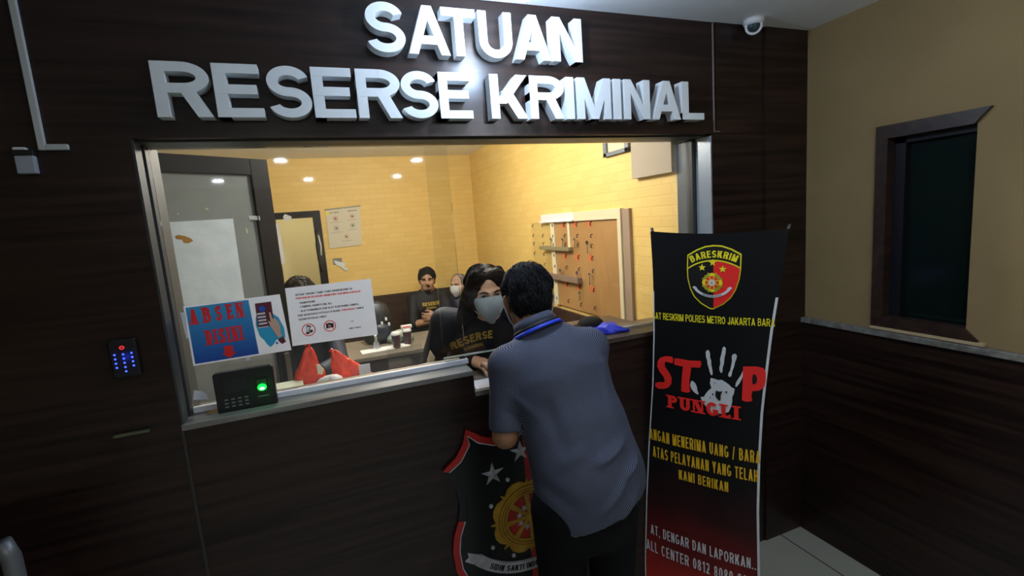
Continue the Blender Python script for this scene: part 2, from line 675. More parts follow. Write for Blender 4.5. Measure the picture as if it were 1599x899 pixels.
# lobby walls
mb = MB()
wy0, wy1, wz0, wz1 = -0.690, -0.325, 1.14, 1.965
mb.box(RX, RX + 0.14, -6.2, wy0, 0, CEIL_Z)
mb.box(RX, RX + 0.14, wy1, 0.0, 0, CEIL_Z)
mb.box(RX, RX + 0.14, wy0, wy1, 0, wz0)
mb.box(RX, RX + 0.14, wy0, wy1, wz1, CEIL_Z)
struct(mb.build('wall_right', CREAM))
struct(box_obj('wall_left', (-3.1, -3.0, -6.2, 5.2, 0, CEIL_Z), CREAM))
struct(box_obj('wall_rear', (-3.0, 2.6, -6.3, -6.2, 0, CEIL_Z), CREAM))
# dado on the right wall
mb = MB()
mb.box(RX - 0.018, RX, -6.2, 0.0, 0.0, 1.10)
struct(mb.build('trim_3', WOOD))
mb = MB()
mb.box(RX - 0.030, RX, -6.2, 0.0, 1.10, 1.125)
struct(mb.build('trim_4', LEDGE, bevel=0.003))
# small window in the right wall: casing boards with mitred ends, jamb lining, dark green pane
win = bpy.data.objects.new('window_2', None)
link(win)
win.location = (RX, -0.5, 1.14)
struct(win)


def wpart(name, mb, m, bevel=0.0):
    o = mb.build(name, m, None, bevel)
    o.parent = win
    o.matrix_parent_inverse = Matrix.Translation(win.location).inverted()
    return o


mp = lambda u, v, h: (RX - 0.016 + h, u, v)
wpart('header_casing', MB().prism([(wy1 + 0.0, wz1), (wy0 + 0.0, wz1 - 0.002), (wy0 + 0.045, wz1 - 0.052), (wy1 - 0.045, wz1 - 0.052)], 0.05, mp), WOODV)
wpart('sill_casing', MB().prism([(wy1, wz0), (wy0, wz0), (wy0 + 0.045, wz0 + 0.045), (wy1 - 0.045, wz0 + 0.045)], 0.05, mp), WOODV)
wpart('jamb_casing', MB().prism([(wy1, wz0), (wy1, wz1), (wy1 - 0.045, wz1 - 0.052), (wy1 - 0.045, wz0 + 0.045)], 0.05, mp), WOODV)
wpart('jamb_casing', MB().box(RX, RX + 0.10, wy0, wy0 + 0.042, wz0, wz1), CREAM)
wpart('inner_frame', MB().box(RX + 0.03, RX + 0.09, wy1 - 0.085, wy1 - 0.045, wz0, wz1).box(RX + 0.03, RX + 0.09, wy0, wy1, wz1 - 0.075, wz1 - 0.04), BLACKF)
wpart('pane', MB().box(RX + 0.06, RX + 0.066, wy0, wy1, wz0, wz1), mat('dark_green_pane', (0.005, 0.011, 0.010), 0.12))
MB()
o = MB().box(RX - 0.020, RX - 0.002, wy0 - 0.02, wy1, 1.128, 1.1395).build('trim_5', mat('pale_strip', (0.55, 0.42, 0.24), 0.6))  # thin pale strip under the small window
struct(o)

# office shell
mb = MB()
dx0, dx1, dz1 = -0.430, -0.085, 1.885     # doorway in the back wall
mb.box(-2.6, dx0, BY, BY + 0.12, 0, CEIL_Z)
mb.box(dx1, OX1, BY, BY + 0.12, 0, CEIL_Z)
mb.box(dx0, dx1, BY, BY + 0.12, dz1, CEIL_Z)
struct(mb.build('wall_back', BRICK, uvf=wall_uv))
struct(box_obj('wall_office_right', (OX1, OX1 + 0.12, WT, BY, 0, CEIL_Z), BRICK, uvf=wall_uv))
struct(box_obj('wall_office_left', (-2.6, -2.5, WT, BY, 0, CEIL_Z), YPLASTER))
mb = MB()
mb.box(OX1 - 0.018, OX1, WT + 0.003, 0.515, 1.0, 1.87)
struct(mb.build('trim_6', BRICK, uvf=wall_uv))
struct(box_obj('added_shade_box', (OX1 - 0.05, OX1, WT + 0.003, 0.515, 1.87, CEIL_Z), mat('shaded_wall_tone', (0.40, 0.34, 0.26), 0.7)))  # added box; its grey tone imitates shade on the upper wall
# wainscot
mb = MB()
mb.box(dx1 + 0.07, OX1 - 0.001, BY - 0.02, BY, 0, 1.02)
mb.box(OX1 - 0.02, OX1, 0.75, BY - 0.02, 0, 1.02)
mb.box(-2.5, dx0 - 0.07, BY - 0.02, BY, 0, 1.02)
struct(mb.build('trim_8', WSCOT))
# dark frame of the back doorway and corridor wall behind it
mb = MB()
mb.box(dx0 - 0.06, dx0, BY - 0.03, BY + 0.13, 0, dz1 + 0.06)
mb.box(dx1, dx1 + 0.075, BY - 0.03, BY + 0.13, 0, dz1 + 0.06)
mb.box(dx0, dx1, BY - 0.03, BY + 0.13, dz1, dz1 + 0.06)
struct(mb.build('door_2', BLACKF))
struct(box_obj('wall_corridor', (-3.0, 2.6, 5.1, 5.2, 0, CEIL_Z), mat('pale_corridor_paint', (0.78, 0.72, 0.46), 0.7)))

# ---- the window in the front wall: sliding pane, fixed pane, bottom channel
win1 = bpy.data.objects.new('window_1', None)
link(win1)
struct(win1)
gl = box_obj('sliding_pane', (OX0 + 0.012, 0.455, 0.100, 0.105, 1.186, HEAD_Z - 0.012), GLASS, win1)
gr = box_obj('fixed_pane', (0.374, OX1 - 0.008, 0.114, 0.119, 1.197, HEAD_Z - 0.012), GLASS, win1)
MB().box(OX0 + 0.012, 0.462, 0.092, 0.112, 1.1655, 1.184).build('bottom_channel', ALUW, win1, bevel=0.0015)
edge = MB().box(0.372, OX1 - 0.008, 0.112, 0.121, 1.192, 1.1975).build('polished_edge', mat('glass_edge', (0.55, 0.62, 0.58), 0.2), win1)

# ================================================================== SERVICE COUNTER
ctr = thing('service_counter', 'long dark wood service counter below the office window with a lower gap in the middle', 'counter', (0.56, 0.1, 0))
ctr_inv = Matrix.Translation(ctr.location).inverted()


def under(o, root):
    o.parent = root
    bpy.context.view_layer.update()
    o.matrix_parent_inverse = root.matrix_basis.inverted()
    return o


GX0, GX1, GZ = 0.452, 0.955, 1.082
mb = MB()
mb.box(OX0, GX0, 0.0, WT, 0.0, 1.146)
mb.box(GX0, GX1, 0.0, WT, 0.0, GZ - 0.018)
mb.box(GX1, OX1 - 0.001, 0.0, WT, 0.0, 1.170)
under(mb.build('body', WOOD), ctr)
under(MB().box(OX0 - 0.002, OX0 + 0.006, -0.005, 0.0, 0.05, 1.145).build('edge_trim', mat('dull_grey_trim', (0.035, 0.033, 0.032), 0.5)), ctr)
under(MB().box(OX0, GX0, -0.004, WT, 1.146, 1.165).build('ledge', LEDGE, bevel=0.002), ctr)
under(MB().box(GX0, GX1, -0.004, WT + 0.13, GZ - 0.018, GZ).build('low_ledge', LEDGE, bevel=0.002), ctr)
under(MB().box(GX1, OX1 - 0.001, -0.004, WT + 0.02, 1.170, 1.189).box(GX1, 1.30, WT + 0.02, 0.40, 1.170, 1.189).build('ledge', LEDGEB, bevel=0.002), ctr)

# ================================================================== RAISED LETTERS OF THE SIGN
ROW2 = [('R', -0.386, -0.25), ('E', -0.24, -0.119), ('S', -0.105, 0.015), ('E', 0.02, 0.140), ('R', 0.149, 0.284), ('S', 0.286, 0.405), ('E', 0.411, 0.524),
        ('K', 0.591, 0.732), ('R', 0.740, 0.876), ('I', 0.886, 0.918), ('M', 0.933, 1.076), ('I', 1.090, 1.122), ('N', 1.137, 1.256), ('A', 1.268, 1.406), ('L', 1.414, 1.526)]
ROW1 = [('S', 0.197, 0.318), ('A', 0.325, 0.463), ('T', 0.440, 0.557), ('U', 0.567, 0.687), ('A', 0.698, 0.835), ('N', 0.843, 0.963)]


def sign_letter(ch, x0, x1, z0, h, label):
    P, W = glyph(ch, .205)
    sx = (x1 - x0) / W
    mb = MB()
    for q, lv in zip(P, levels(P)):
        mb.prism([(x0 + u * sx, z0 + v * h) for u, v in q], 0.045 + 0.00025 * lv, lambda u, v, k: (u * 0.9938, -0.001 - k, 1.70 + (v - 1.70) * 0.9938))
    o = mb.build('sign_letter', LETTERM)
    tag(o, label, 'sign letter', 'raised letters of the office sign')


ordn = ['first', 'second', 'third', 'fourth', 'fifth', 'sixth', 'seventh', 'eighth']
for i, (ch, a, b) in enumerate(ROW1):
    sign_letter(ch, a, b, 2.256, 0.150, 'raised white letter %s, %s letter of the upper sign row SATUAN' % (ch, ordn[i]))
for i, (ch, a, b) in enumerate(ROW2):
    wd, k = ('RESERSE', i) if i < 7 else ('KRIMINAL', i - 7)
    sign_letter(ch, a, b, 2.055, 0.148, 'raised white letter %s, %s letter of the sign word %s' % (ch, ordn[k], wd))

# ================================================================== CABLE COVERS, SENSOR, CAMERA
o = MB().box(-0.668, -0.652, -0.012, -0.0005, 1.975, 2.45).box(-0.652, -0.605, -0.012, -0.0005, 1.975, 1.990).build('cable_cover', mat('pale_cable_cover', (0.50, 0.52, 0.52), 0.5), bevel=0.002)
tag(o, 'pale L-shaped cable cover on the dark wall at far left', 'cable cover')
o = MB().box(1.606, 1.6115, -0.007, -0.0005, 2.010, 2.45).box(1.6115, 1.640, -0.007, -0.0005, 2.010, 2.015).build('cable_cover', mat('brown_cable_cover', (0.20, 0.15, 0.13), 0.5), bevel=0.001)
tag(o, 'thin dark cable line running down the wall right of the sign', 'cable cover')
t = thing('door_bell', 'small white wall unit with a dark band left of the cable cover', 'door bell', (-0.695, 0, 1.945))
MB().box(-0.022, 0.018, -0.020, -0.0005, -0.030, 0.016).build('body', mat('bluish_plastic', (0.34, 0.36, 0.42), 0.4), t, bevel=0.003)
MB().box(-0.024, 0.020, -0.022, -0.0005, 0.016, 0.030).build('band', BLACKP, t, bevel=0.002)
MB().box(-0.022, 0.004, -0.020, -0.0005, 0.030, 0.037).build('cap', WHITEP, t, bevel=0.002)

t = thing('dome_camera', 'white dome security camera with dark lens at the ceiling corner', 'security camera', (1.775, -0.06, CEIL_Z))
Mx = Matrix.Rotation(math.radians(55), 3, 'X') @ Matrix.Identity(3)
MB().lathe([(0.040, 0.0), (0.042, -0.012), (0.036, -0.022), (0.030, -0.024)], (0, 0, -0.0005), 0, 24).build('base', WHITEP, t)
dirv = (CAM_LOC - Vector((1.775, -0.06, CEIL_Z - 0.03))).normalized()
q = dirv.to_track_quat('Z', 'Y').to_matrix()
MB().lathe([(0.030, -0.006), (0.034, 0.004), (0.034, 0.014), (0.026, 0.017), (0.025, 0.010)], (0, 0, -0.026), 0, 24, q).build('ring', WHITEP, t)
MB().lathe([(0.025, 0.008), (0.024, 0.014), (0.018, 0.021), (0.009, 0.0245), (0.001, 0.0255)], (0, 0, -0.026), 0, 24, q).build('lens_dome', mat('dark_lens', (0.03, 0.05, 0.055), 0.12), t)

# ================================================================== KEYPAD, HANDLE BAR
t = thing('access_keypad', 'black access keypad with glowing blue keys on the dark wall', 'keypad', (-0.571, 0, 1.395))
MB().box(-0.034, 0.034, -0.016, -0.0005, -0.056, 0.056).build('body', BLACKP, t, bevel=0.005, seg=3)
EB = mat('blue_key_light', (0.02, 0.04, 0.5), 0.4, emit=(0.035, 0.075, 1.0), estr=3.0)
ER = mat('red_key_light', (0.5, 0.02, 0.02), 0.4, emit=(1.0, 0.03, 0.03), estr=1.3)
mb = MB()
for q in arc(0, 0.032, 0.0048, 0.0040, 0, 360, 0.0024, n=16):
    mb.prism(q, 0.0012, lambda u, v, k: (u, -0.0162 - k, v))
mb.build('indicator', ER, t)
for c in range(3):
    for r in range(5 if c == 1 else 4):
        x = -0.020 + 0.020 * c
        z = 0.0135 - 0.0125 * r - (0.001 if c == 1 else 0)
        MB().lathe([(0.0030, 0.0), (0.0027, 0.001), (0.0012, 0.0014)], (x, -0.0162, z), 0, 12, Matrix.Rotation(PI / 2, 3, 'X')).build('key', EB, t)
o = MB().box(-0.633, -0.545, -0.014, -0.0005, 1.166, 1.174).build('handle_bar', mat('olive_metal', (0.13, 0.14, 0.07), 0.4, 0.4), bevel=0.002)
tag(o, 'slim olive metal bar on the dark wall below the keypad', 'handle')

# ================================================================== ATTENDANCE TERMINAL ON THE LEDGE
t = thing('attendance_terminal', 'black fingerprint attendance terminal with green glow on the counter ledge', 'fingerprint terminal', (-0.290, 0.052, 1.166))
MB().prism([(-0.088, 0.0), (0.084, 0.0), (0.083, 0.124), (0.077, 0.130), (-0.081, 0.130), (-0.088, 0.124)], 0.026, lambda u, v, k: (u, 0.012 - k + 0.0 * v, v)).build('body', BLACKP, t, bevel=0.003)
MB().box(-0.062, 0.005, -0.0150, -0.0142, 0.062, 0.112).build('screen', mat('dark_screen', (0.012, 0.014, 0.016), 0.12), t)
MB().prism([(0.030, 0.050), (0.062, 0.050), (0.062, 0.092), (0.030, 0.092)], 0.006, lambda u, v, k: (u, -0.0142 - k, v)).build('sensor_hood', mat('sensor_hood', (0.01, 0.03, 0.015), 0.3), t, bevel=0.002)
EG = mat('green_sensor_light', (0.0, 0.4, 0.1), 0.3, emit=(0.005, 1.0, 0.06), estr=1.3)
EGW = mat('green_white_light', (0.4, 0.8, 0.5), 0.3, emit=(0.55, 1.0, 0.65), estr=1.8)
MB().prism(ellipse(0.046, 0.064, 0.0135, 0.0115, 20), 0.001, lambda u, v, k: (u, -0.0204 - k, v)).build('sensor', EG, t)
MB().prism(ellipse(0.046, 0.060, 0.0080, 0.0045, 16), 0.001, lambda u, v, k: (u, -0.0216 - k, v)).build('sensor_lamp', EGW, t)
for c in range(4):
    for r in range(3):
        x = -0.060 + 0.019 * c
        z = 0.040 - 0.0115 * r
        MB().box(x - 0.005, x + 0.005, -0.0152, -0.0142, z - 0.0022, z + 0.0022).build('key', GREYP, t)
MB().box(0.030, 0.062, -0.0149, -0.0142, 0.032, 0.0345).build('marking', GREYP, t)
MB().tube([(-0.080, 0.004, 0.012), (-0.096, 0.0, 0.008), (-0.112, 0.003, 0.005), (-0.120, 0.006, 0.004)], 0.0035, 0, 8).build('cable', mat('amber_cable', (0.55, 0.30, 0.06), 0.5), t)
gp = point_light('terminal_glow', (-0.244, 0.010, 1.226), 0.035, (0.02, 1.0, 0.10), 0.008)
kp = point_light('keypad_glow', (-0.571, -0.035, 1.395), 0.022, (0.02, 0.06, 1.0), 0.01)

# ================================================================== NOTICES ON THE GLASS
GY = 0.0985
GK = (1.66 + GY) / (1.66 + 0.0485)     # the sheets were measured on a plane 5 cm nearer


def notice(name, corners, w_, h_, art, label, cat, y=GY, thick=0.0006):
    """paper whose 2D artwork (0..w, 0..h) is stretched over four corner points (BL, BR, TR, TL) on a plane"""
    c = [Vector((p[0] * GK, p[1], 1.70 + (p[2] - 1.70) * GK)) for p in corners]
    un = (c[1] - c[0]).cross(c[3] - c[0]).normalized()

    def mapf(u, v, k):
        a, b = u / w_, v / h_
        return (c[0] * (1 - a) + c[1] * a) * (1 - b) + (c[3] * (1 - a) + c[2] * a) * b + un * k
    mb = MB()
    mb.add([mapf(u, v, 0) for (u, v) in ((0, 0), (w_, 0), (w_, h_), (0, h_))], [(0, 1, 2, 3)], 0)
    art.into(mb, mapf, 1)
    o = mb.build(name, [SHEET] + art.mats)
    return tag(o, label, cat)


A = Art()
n = 16
for k in range(n):
    f0 = k / (n - 1)
    c = tuple(np.array((0.010, 0.085, 0.40)) * (1 - f0) + np.array((0.045, 0.34, 0.66)) * f0)
    A.poly([(0.005, 0.005 + 0.172 * k / n), (0.166, 0.005 + 0.172 * k / n), (0.166, 0.005 + 0.172 * (k + 1) / n), (0.005, 0.005 + 0.172 * (k + 1) / n)], ink('poster_blue_%d' % k, c), 1)
x = 0.013
for ch, xx, wd in zip('ABSEN', (0.0112, 0.0442, 0.0764, 0.105, 0.1297), (0.021, 0.021, 0.0165, 0.0165, 0.019)):
    A.polys(text_polys(ch, xx, 0.124 + xx * 0.02, 0.046, .20, .55, slab=True, width=wd), RED, 2)
A.polys(text_polys('DISINI', 0.042, 0.056, 0.046, .19, .48, gap=.09, width=0.094, slab=True), RED, 2)
A.poly([(0.081, 0.045), (0.103, 0.045), (0.103, 0.023), (0.111, 0.023), (0.092, 0.006), (0.073, 0.023), (0.081, 0.023)], RED, 2)
A.poly([(0.172, 0.095), (0.176, 0.120), (0.190, 0.128), (0.222, 0.125), (0.236, 0.110), (0.245, 0.075), (0.243, 0.045), (0.236, 0.032), (0.220, 0.042), (0.215, 0.036), (0.208, 0.026), (0.199, 0.020), (0.192, 0.030), (0.186, 0.045), (0.177, 0.060)], CYA, 1)
A.poly([(0.177, 0.087), (0.221, 0.087), (0.225, 0.163), (0.181, 0.163)], MAR, 3)
A.poly([(0.176, 0.085), (0.205, 0.085), (0.205, 0.088), (0.176, 0.088)], WHT, 4)
A.poly(ellipse(0.197, 0.144, 0.0085, 0.009), BLU, 4)
for k in range(4):
    A.poly([(0.181, 0.095 + 0.0105 * k), (0.203, 0.095 + 0.0105 * k), (0.203, 0.1005 + 0.0105 * k), (0.181, 0.1005 + 0.0105 * k)], WHT, 4)
A.poly([(0.213, 0.130), (0.2175, 0.130), (0.220, 0.108), (0.226, 0.110), (0.233, 0.098), (0.236, 0.080), (0.233, 0.060), (0.236, 0.050), (0.224, 0.046), (0.219, 0.062), (0.210, 0.085), (0.206, 0.103), (0.210, 0.103), (0.213, 0.098)], SKINI, 5)
A.poly([(0.222, 0.040), (0.238, 0.048), (0.243, 0.030), (0.232, 0.024), (0.226, 0.030)], MAR, 5)
A.poly(ellipse(0.218, 0.030, 0.003, 0.004), BLU, 5)
notice('attendance_poster', [(-0.424, GY, 1.329), (-0.145, GY, 1.333), (-0.156, GY, 1.521), (-0.424, GY, 1.517)], 0.252, 0.182, A,
       'blue and white attendance poster with red ABSEN DISINI lettering and arrow on the glass', 'poster')

A = Art()
L = [('SETIAP ORANG TAMU YANG BERKUNJUNG DI', 0.028, 0.166, 0.180, DKI), ('PENYIDIKAN DILARANG MEMBAWA DAN MENGGUNAKAN', 0.028, 0.154, 0.206, RED), ('- HANDPHONE', 0.034, 0.138, 0.052, DKI),
     ('- CAMERA, HANDYCAM, DLL', 0.034, 0.125, 0.104, DKI), ('- ALAT KOMUNIKASI DAN ALAT ELEKTRONIK LAINNYA,', 0.034, 0.111, 0.190, DKI), ('DAN AKAN DISITA PETUGAS DI RUANG', 0.028, 0.097, 0.134, DKI), ('PENYIDIKAN', 0.166, 0.097, 0.042, RED), ('TANPA', 0.212, 0.097, 0.026, DKI),
     ('SEIZIN PETUGAS PIKET', 0.028, 0.083, 0.088, DKI)]
for s, xx, yy, wd, m in L:
    A.polys(text_polys(s, xx, yy, 0.0062, .24, .8, width=wd), m, 1)
A.polys(text_polys('TTD', 0.190, 0.056, 0.004, .2, .8), DKI, 1)
A.polys(text_polys('UNIT PIKET', 0.182, 0.032, 0.0048, .24, .8, width=0.040), DKI, 1)
for (cx_, cy_, rr) in ((0.055, 0.048, 0.020), (0.122, 0.052, 0.018)):
    A.polys(arc(cx_, cy_, rr, rr, 0, 360, 0.0028, n=28), RED, 3)
    q = 0.70 * rr
    A.poly([(cx_ - q, cy_ - q - 0.0012) if rr > .019 else (cx_ - q, cy_ + q - 0.0012), (cx_ - q, cy_ - q + 0.0012) if rr > .019 else (cx_ - q, cy_ + q + 0.0012), (cx_ + q, cy_ + q + 0.0012) if rr > .019 else (cx_ + q, cy_ - q + 0.0012), (cx_ + q, cy_ + q - 0.0012) if rr > .019 else (cx_ + q, cy_ - q - 0.0012)], RED, 3)
A.poly([(0.046, 0.034), (0.056, 0.034), (0.062, 0.062), (0.050, 0.064)], BLK, 1)
A.poly([(0.048, 0.041), (0.055, 0.041), (0.059, 0.058), (0.051, 0.059)], PAPER, 2)
A.poly([(0.058, 0.036), (0.068, 0.040), (0.066, 0.048), (0.059, 0.046)], BLK, 2)
A.poly([(0.110, 0.044), (0.134, 0.046), (0.134, 0.060), (0.126, 0.061), (0.123, 0.063), (0.116, 0.062), (0.110, 0.060)], BLK, 1)
A.poly(ellipse(0.121, 0.052, 0.0055), ink('grey', (0.3, 0.3, 0.33)), 2)
notice('rules_notice', [(-0.140, GY, 1.345), (0.134, GY, 1.341), (0.132, GY, 1.539), (-0.138, GY, 1.538)], 0.274, 0.195, A,
       'white printed rules notice with two red prohibition circles on the glass', 'notice')
# scraps of tape and paper left on the glass
TAPE = mat('old_tape', (0.66, 0.72, 0.74), 0.5)


def scrap(pts, y, label, m=TAPE, name='tape_scrap', cat='tape', group=None, th=0.0006):
    o = MB().prism(pts, th, lambda u, v, k: (u * GK, y - k, 1.70 + (v - 1.70) * GK)).build(name, m)
    tag(o, label, cat, group)
    return o


scrap([(-0.434, 1.500), (-0.421, 1.497), (-0.424, 1.420), (-0.430, 1.415)], GY, 'torn white triangle of paper beside the left edge of the attendance poster', PAPER, 'paper_scrap', 'paper')
scrap([(-0.440, 1.222), (-0.400, 1.216), (-0.402, 1.232), (-0.415, 1.246), (-0.434, 1.252)], GY, 'white quarter-round paper scrap in the lower left corner of the glass', PAPER, 'paper_scrap', 'paper')
scrap([(-0.281, 1.330), (-0.268, 1.331), (-0.268, 1.320), (-0.280, 1.319)], GY, 'tiny clear tape tab under the attendance poster')

# ================================================================== OFFICE INTERIOR
# lamps; the office globes are unseen, added to light its ceiling and worktop
def unseen_globe(x, y, label):
    t = thing('unseen_globe', label, 'ceiling light', (x, y, CEIL_Z))
    MB().lathe([(0.06, -0.0005), (0.06, -0.015), (0.045, -0.022)], n=24).build('base', WHITEP, t)
    MB().lathe([(0.044, -0.022), (0.058, -0.032), (0.064, -0.050), (0.058, -0.070), (0.040, -0.084), (0.001, -0.090)], n=24).build('unseen_glass_globe', mat('unseen_globe_glow', (0.8, 0.8, 0.75), 0.5, emit=(1.0, 0.88, 0.66), estr=25), t)


unseen_globe(ADDED_OFFICE_LAMPS[0][0][0], ADDED_OFFICE_LAMPS[0][0][1], 'unseen round lamp added in the office just behind the window')
unseen_globe(ADDED_OFFICE_LAMPS[1][0][0], ADDED_OFFICE_LAMPS[1][0][1], 'unseen round lamp added over the middle of the office')
unseen_globe(-0.3, 4.2, 'unseen round lamp in the corridor beyond the office')


def bulb(x, y, z, label):
    t = thing('lamp_bulb', label, 'lamp', (x, y, CEIL_Z))
    d = z - CEIL_Z
    MB().lathe([(0.045, -0.0005), (0.045, -0.018), (0.026, -0.028), (0.022, -0.05)], n=20).build('socket', WHITEP, t)
    prof = [(0.022, -0.05)] + [(0.034 * math.sin(a) + 0.0005, d - 0.0 - 0.034 * math.cos(a) * -1) for a in [PI * k / 10 for k in range(3, 11)]]
    prof = [(0.020, -0.048), (0.026, -0.062), (0.032, -0.078), (0.034, -0.094), (0.031, -0.110), (0.022, -0.122), (0.010, -0.128), (0.001, -0.129)]
    MB().lathe(prof, n=20).build('bulb', mat('bulb_glow', (0.9, 0.9, 0.9), 0.4, emit=(0.85, 0.92, 1.0), estr=60), t)
    return t


bulb(*LOBBY_BULBS[0][0], 'bare white bulb on the lobby ceiling in front of the counter')
bulb(*LOBBY_BULBS[1][0], 'bare bluish bulb on the lobby ceiling right above the sign')
names_ = ['right of the entrance side', 'rearmost on the left', 'rearmost on the right', 'left of the lobby middle', 'farthest left of the lobby']
for (x, y), nm in zip(DOWNLIGHTS, names_):
    t = thing('ceiling_downlight', 'small round recessed lobby downlight, ' + nm, 'ceiling light', (x, y, CEIL_Z), group='lobby downlights')
    MB().lathe([(0.060, -0.0005), (0.058, -0.010), (0.048, -0.012), (0.048, -0.004)], n=24).build('trim_ring', WHITEP, t)
    MB().lathe([(0.040, -0.003), (0.040, -0.006), (0.001, -0.0062)], n=24).build('diffuser', mat('downlight_glow', (0.9, 0.9, 0.9), 0.4, emit=(0.9, 0.95, 1.0), estr=45), t)

# open black-framed door leaf with frosted panel
DO = Vector((-0.563, 0.589, 0))
DU = Vector((0.825, 0.565, 0)).normalized()
DN = Vector((DU.y, -DU.x, 0))
dt_ = thing('office_door', 'open black-framed door leaf with a grey frosted panel behind the glass', 'door', DO)


def dmap(u, v, k):
    p = DU * u + DN * k
    return (p.x, p.y, v)


def dmapw(u, v, k):
    p = DO + DU * u + DN * k
    return (p.x, p.y, v)


S0, S1, DZ = -0.40, 0.439, 2.06
mb = MB()
for (a, b, c, d) in ((S0, S0 + 0.085, 0.01, DZ), (S1 - 0.082, S1, 0.01, DZ), (S0 + 0.085, S1 - 0.082, DZ - 0.072, DZ), (S0 + 0.085, S1 - 0.082, 0.01, 0.12)):
    mb.prism([(a, c), (b, c), (b, d), (a, d)], -0.04, dmap)
mb.build('frame', BLACKF, dt_, bevel=0.003)
MB().prism([(S0 + 0.085, 0.12), (S1 - 0.082, 0.12), (S1 - 0.082, DZ - 0.072), (S0 + 0.085, DZ - 0.072)], -0.010, lambda u, v, k: dmap(u, v, k - 0.014)).build('frosted_panel', FROST, dt_)
MB().prism([(S1 - 0.055, 1.00), (S1 - 0.030, 1.00), (S1 - 0.030, 1.16), (S1 - 0.055, 1.16)], 0.012, dmap).build('handle', CHROME, dt_, bevel=0.002)
K = 0.0006
PAPB = noisy('wrinkled_bluish_paper', (0.56, 0.68, 0.78), (0.66, 0.77, 0.87), (14, 14, 14), rough=0.75, bump=0.3)
o = MB().prism([(-0.036, 1.488), (0.252, 1.465), (0.256, 1.800), (-0.008, 1.795)], 0.001, lambda u, v, k: dmapw(u, v, k - 0.0138)).prism([(0.252, 1.465), (-0.036, 1.488), (-0.032, 1.30), (0.25, 1.28)], 0.001, lambda u, v, k: dmapw(u, v, k - 0.0132)).add(
    [dmapw(u, v, -0.0124) for u, v in ((0.022, 1.738), (0.034, 1.744), (0.058, 1.738), (0.078, 1.727), (0.086, 1.716), (0.066, 1.707), (0.049, 1.711), (0.047, 1.724), (0.027, 1.727))], [tuple(range(9))], 1).build('taped_sheet', [PAPB, mat('rust_stain', (0.33, 0.17, 0.02), 0.6)])
tag(o, 'large bluish white sheet with a brown stain taped on the frosted door panel', 'paper')
for (u, v, wu, hv, lab) in ((0.325, 1.792, 0.042, 0.018, 'pale tape strip across the frosted panel edge near the door stile'),
                           (0.152, 1.843, 0.010, 0.006, 'small yellowish tape fleck above the large taped sheet'),
                           (0.045, 1.826, 0.006, 0.006, 'tiny yellowish tape fleck at upper left of the frosted panel'),
                           (0.304, 1.735, 0.006, 0.022, 'thin yellowish tape sliver right of the large taped sheet')):
    MBo = MB().prism([(u, v), (u + wu, v - 0.004), (u + wu, v + hv - 0.004), (u, v + hv)], 0.001, lambda a, b, k: dmapw(a, b, k - 0.0138 + (0.0145 if a > 0.34 else 0.0)))
    tag(MBo.build('tape_scrap', TAPE if wu > 0.02 else mat('yellow_tape', (0.62, 0.58, 0.40), 0.6)), lab, 'tape')

# rules board on the back wall
PB = mat('board_cream', (0.62, 0.58, 0.44), 0.6)
A = Art()
GREYI = ink('soft_grey', (0.28, 0.27, 0.22))
REDI = ink('soft_red', (0.55, 0.12, 0.10))
ORI = ink('soft_orange', (0.60, 0.30, 0.10))
GRI = ink('soft_green', (0.16, 0.30, 0.20))
A.polys(text_polys('TATA TERTIB', 0.030, 0.345, 0.011, .24, width=0.09), DKI)
A.polys(text_polys('PERHATIAN', 0.205, 0.345, 0.011, .24, width=0.085), DKI)
for (cx_, cy_, m, kind) in ((0.085, 0.290, REDI, 0), (0.245, 0.295, ORI, 0), (0.085, 0.195, GREYI, 0), (0.245, 0.205, GRI, 0), (0.175, 0.100, ORI, 0)):
    A.polys(arc(cx_, cy_, 0.022, 0.022, 0, 360, 0.005, n=20), m)
    A.poly([(cx_ - 0.016, cy_ + 0.013), (cx_ - 0.013, cy_ + 0.016), (cx_ + 0.016, cy_ - 0.013), (cx_ + 0.013, cy_ - 0.016)], m)
    A.poly(ellipse(cx_, cy_, 0.010, 0.008), DKI)
for s, xx, yy, wd in (('DILARANG MEROKOK', 0.035, 0.250, 0.10), ('DILARANG BERISIK', 0.200, 0.255, 0.09), ('DILARANG MEMBAWA SENJATA', 0.030, 0.150, 0.115), ('DILARANG MEMOTRET', 0.195, 0.160, 0.10), ('JAGA KEBERSIHAN', 0.125, 0.055, 0.10)):
    A.polys(text_polys(s, xx, yy, 0.007, .24, width=wd), GREYI)
c = [Vector(p) for p in ((0.039, BY - 0.012, 1.558), (0.355, BY - 0.012, 1.569), (0.380, BY - 0.012, 1.963), (0.043, BY - 0.012, 1.945))]


def quad_map(c, w_, h_):
    un = (c[1] - c[0]).cross(c[3] - c[0]).normalized()
    return lambda u, v, k: (c[0] * (1 - u / w_) + c[1] * (u / w_)) * (1 - v / h_) + (c[3] * (1 - u / w_) + c[2] * (u / w_)) * (v / h_) + un * k


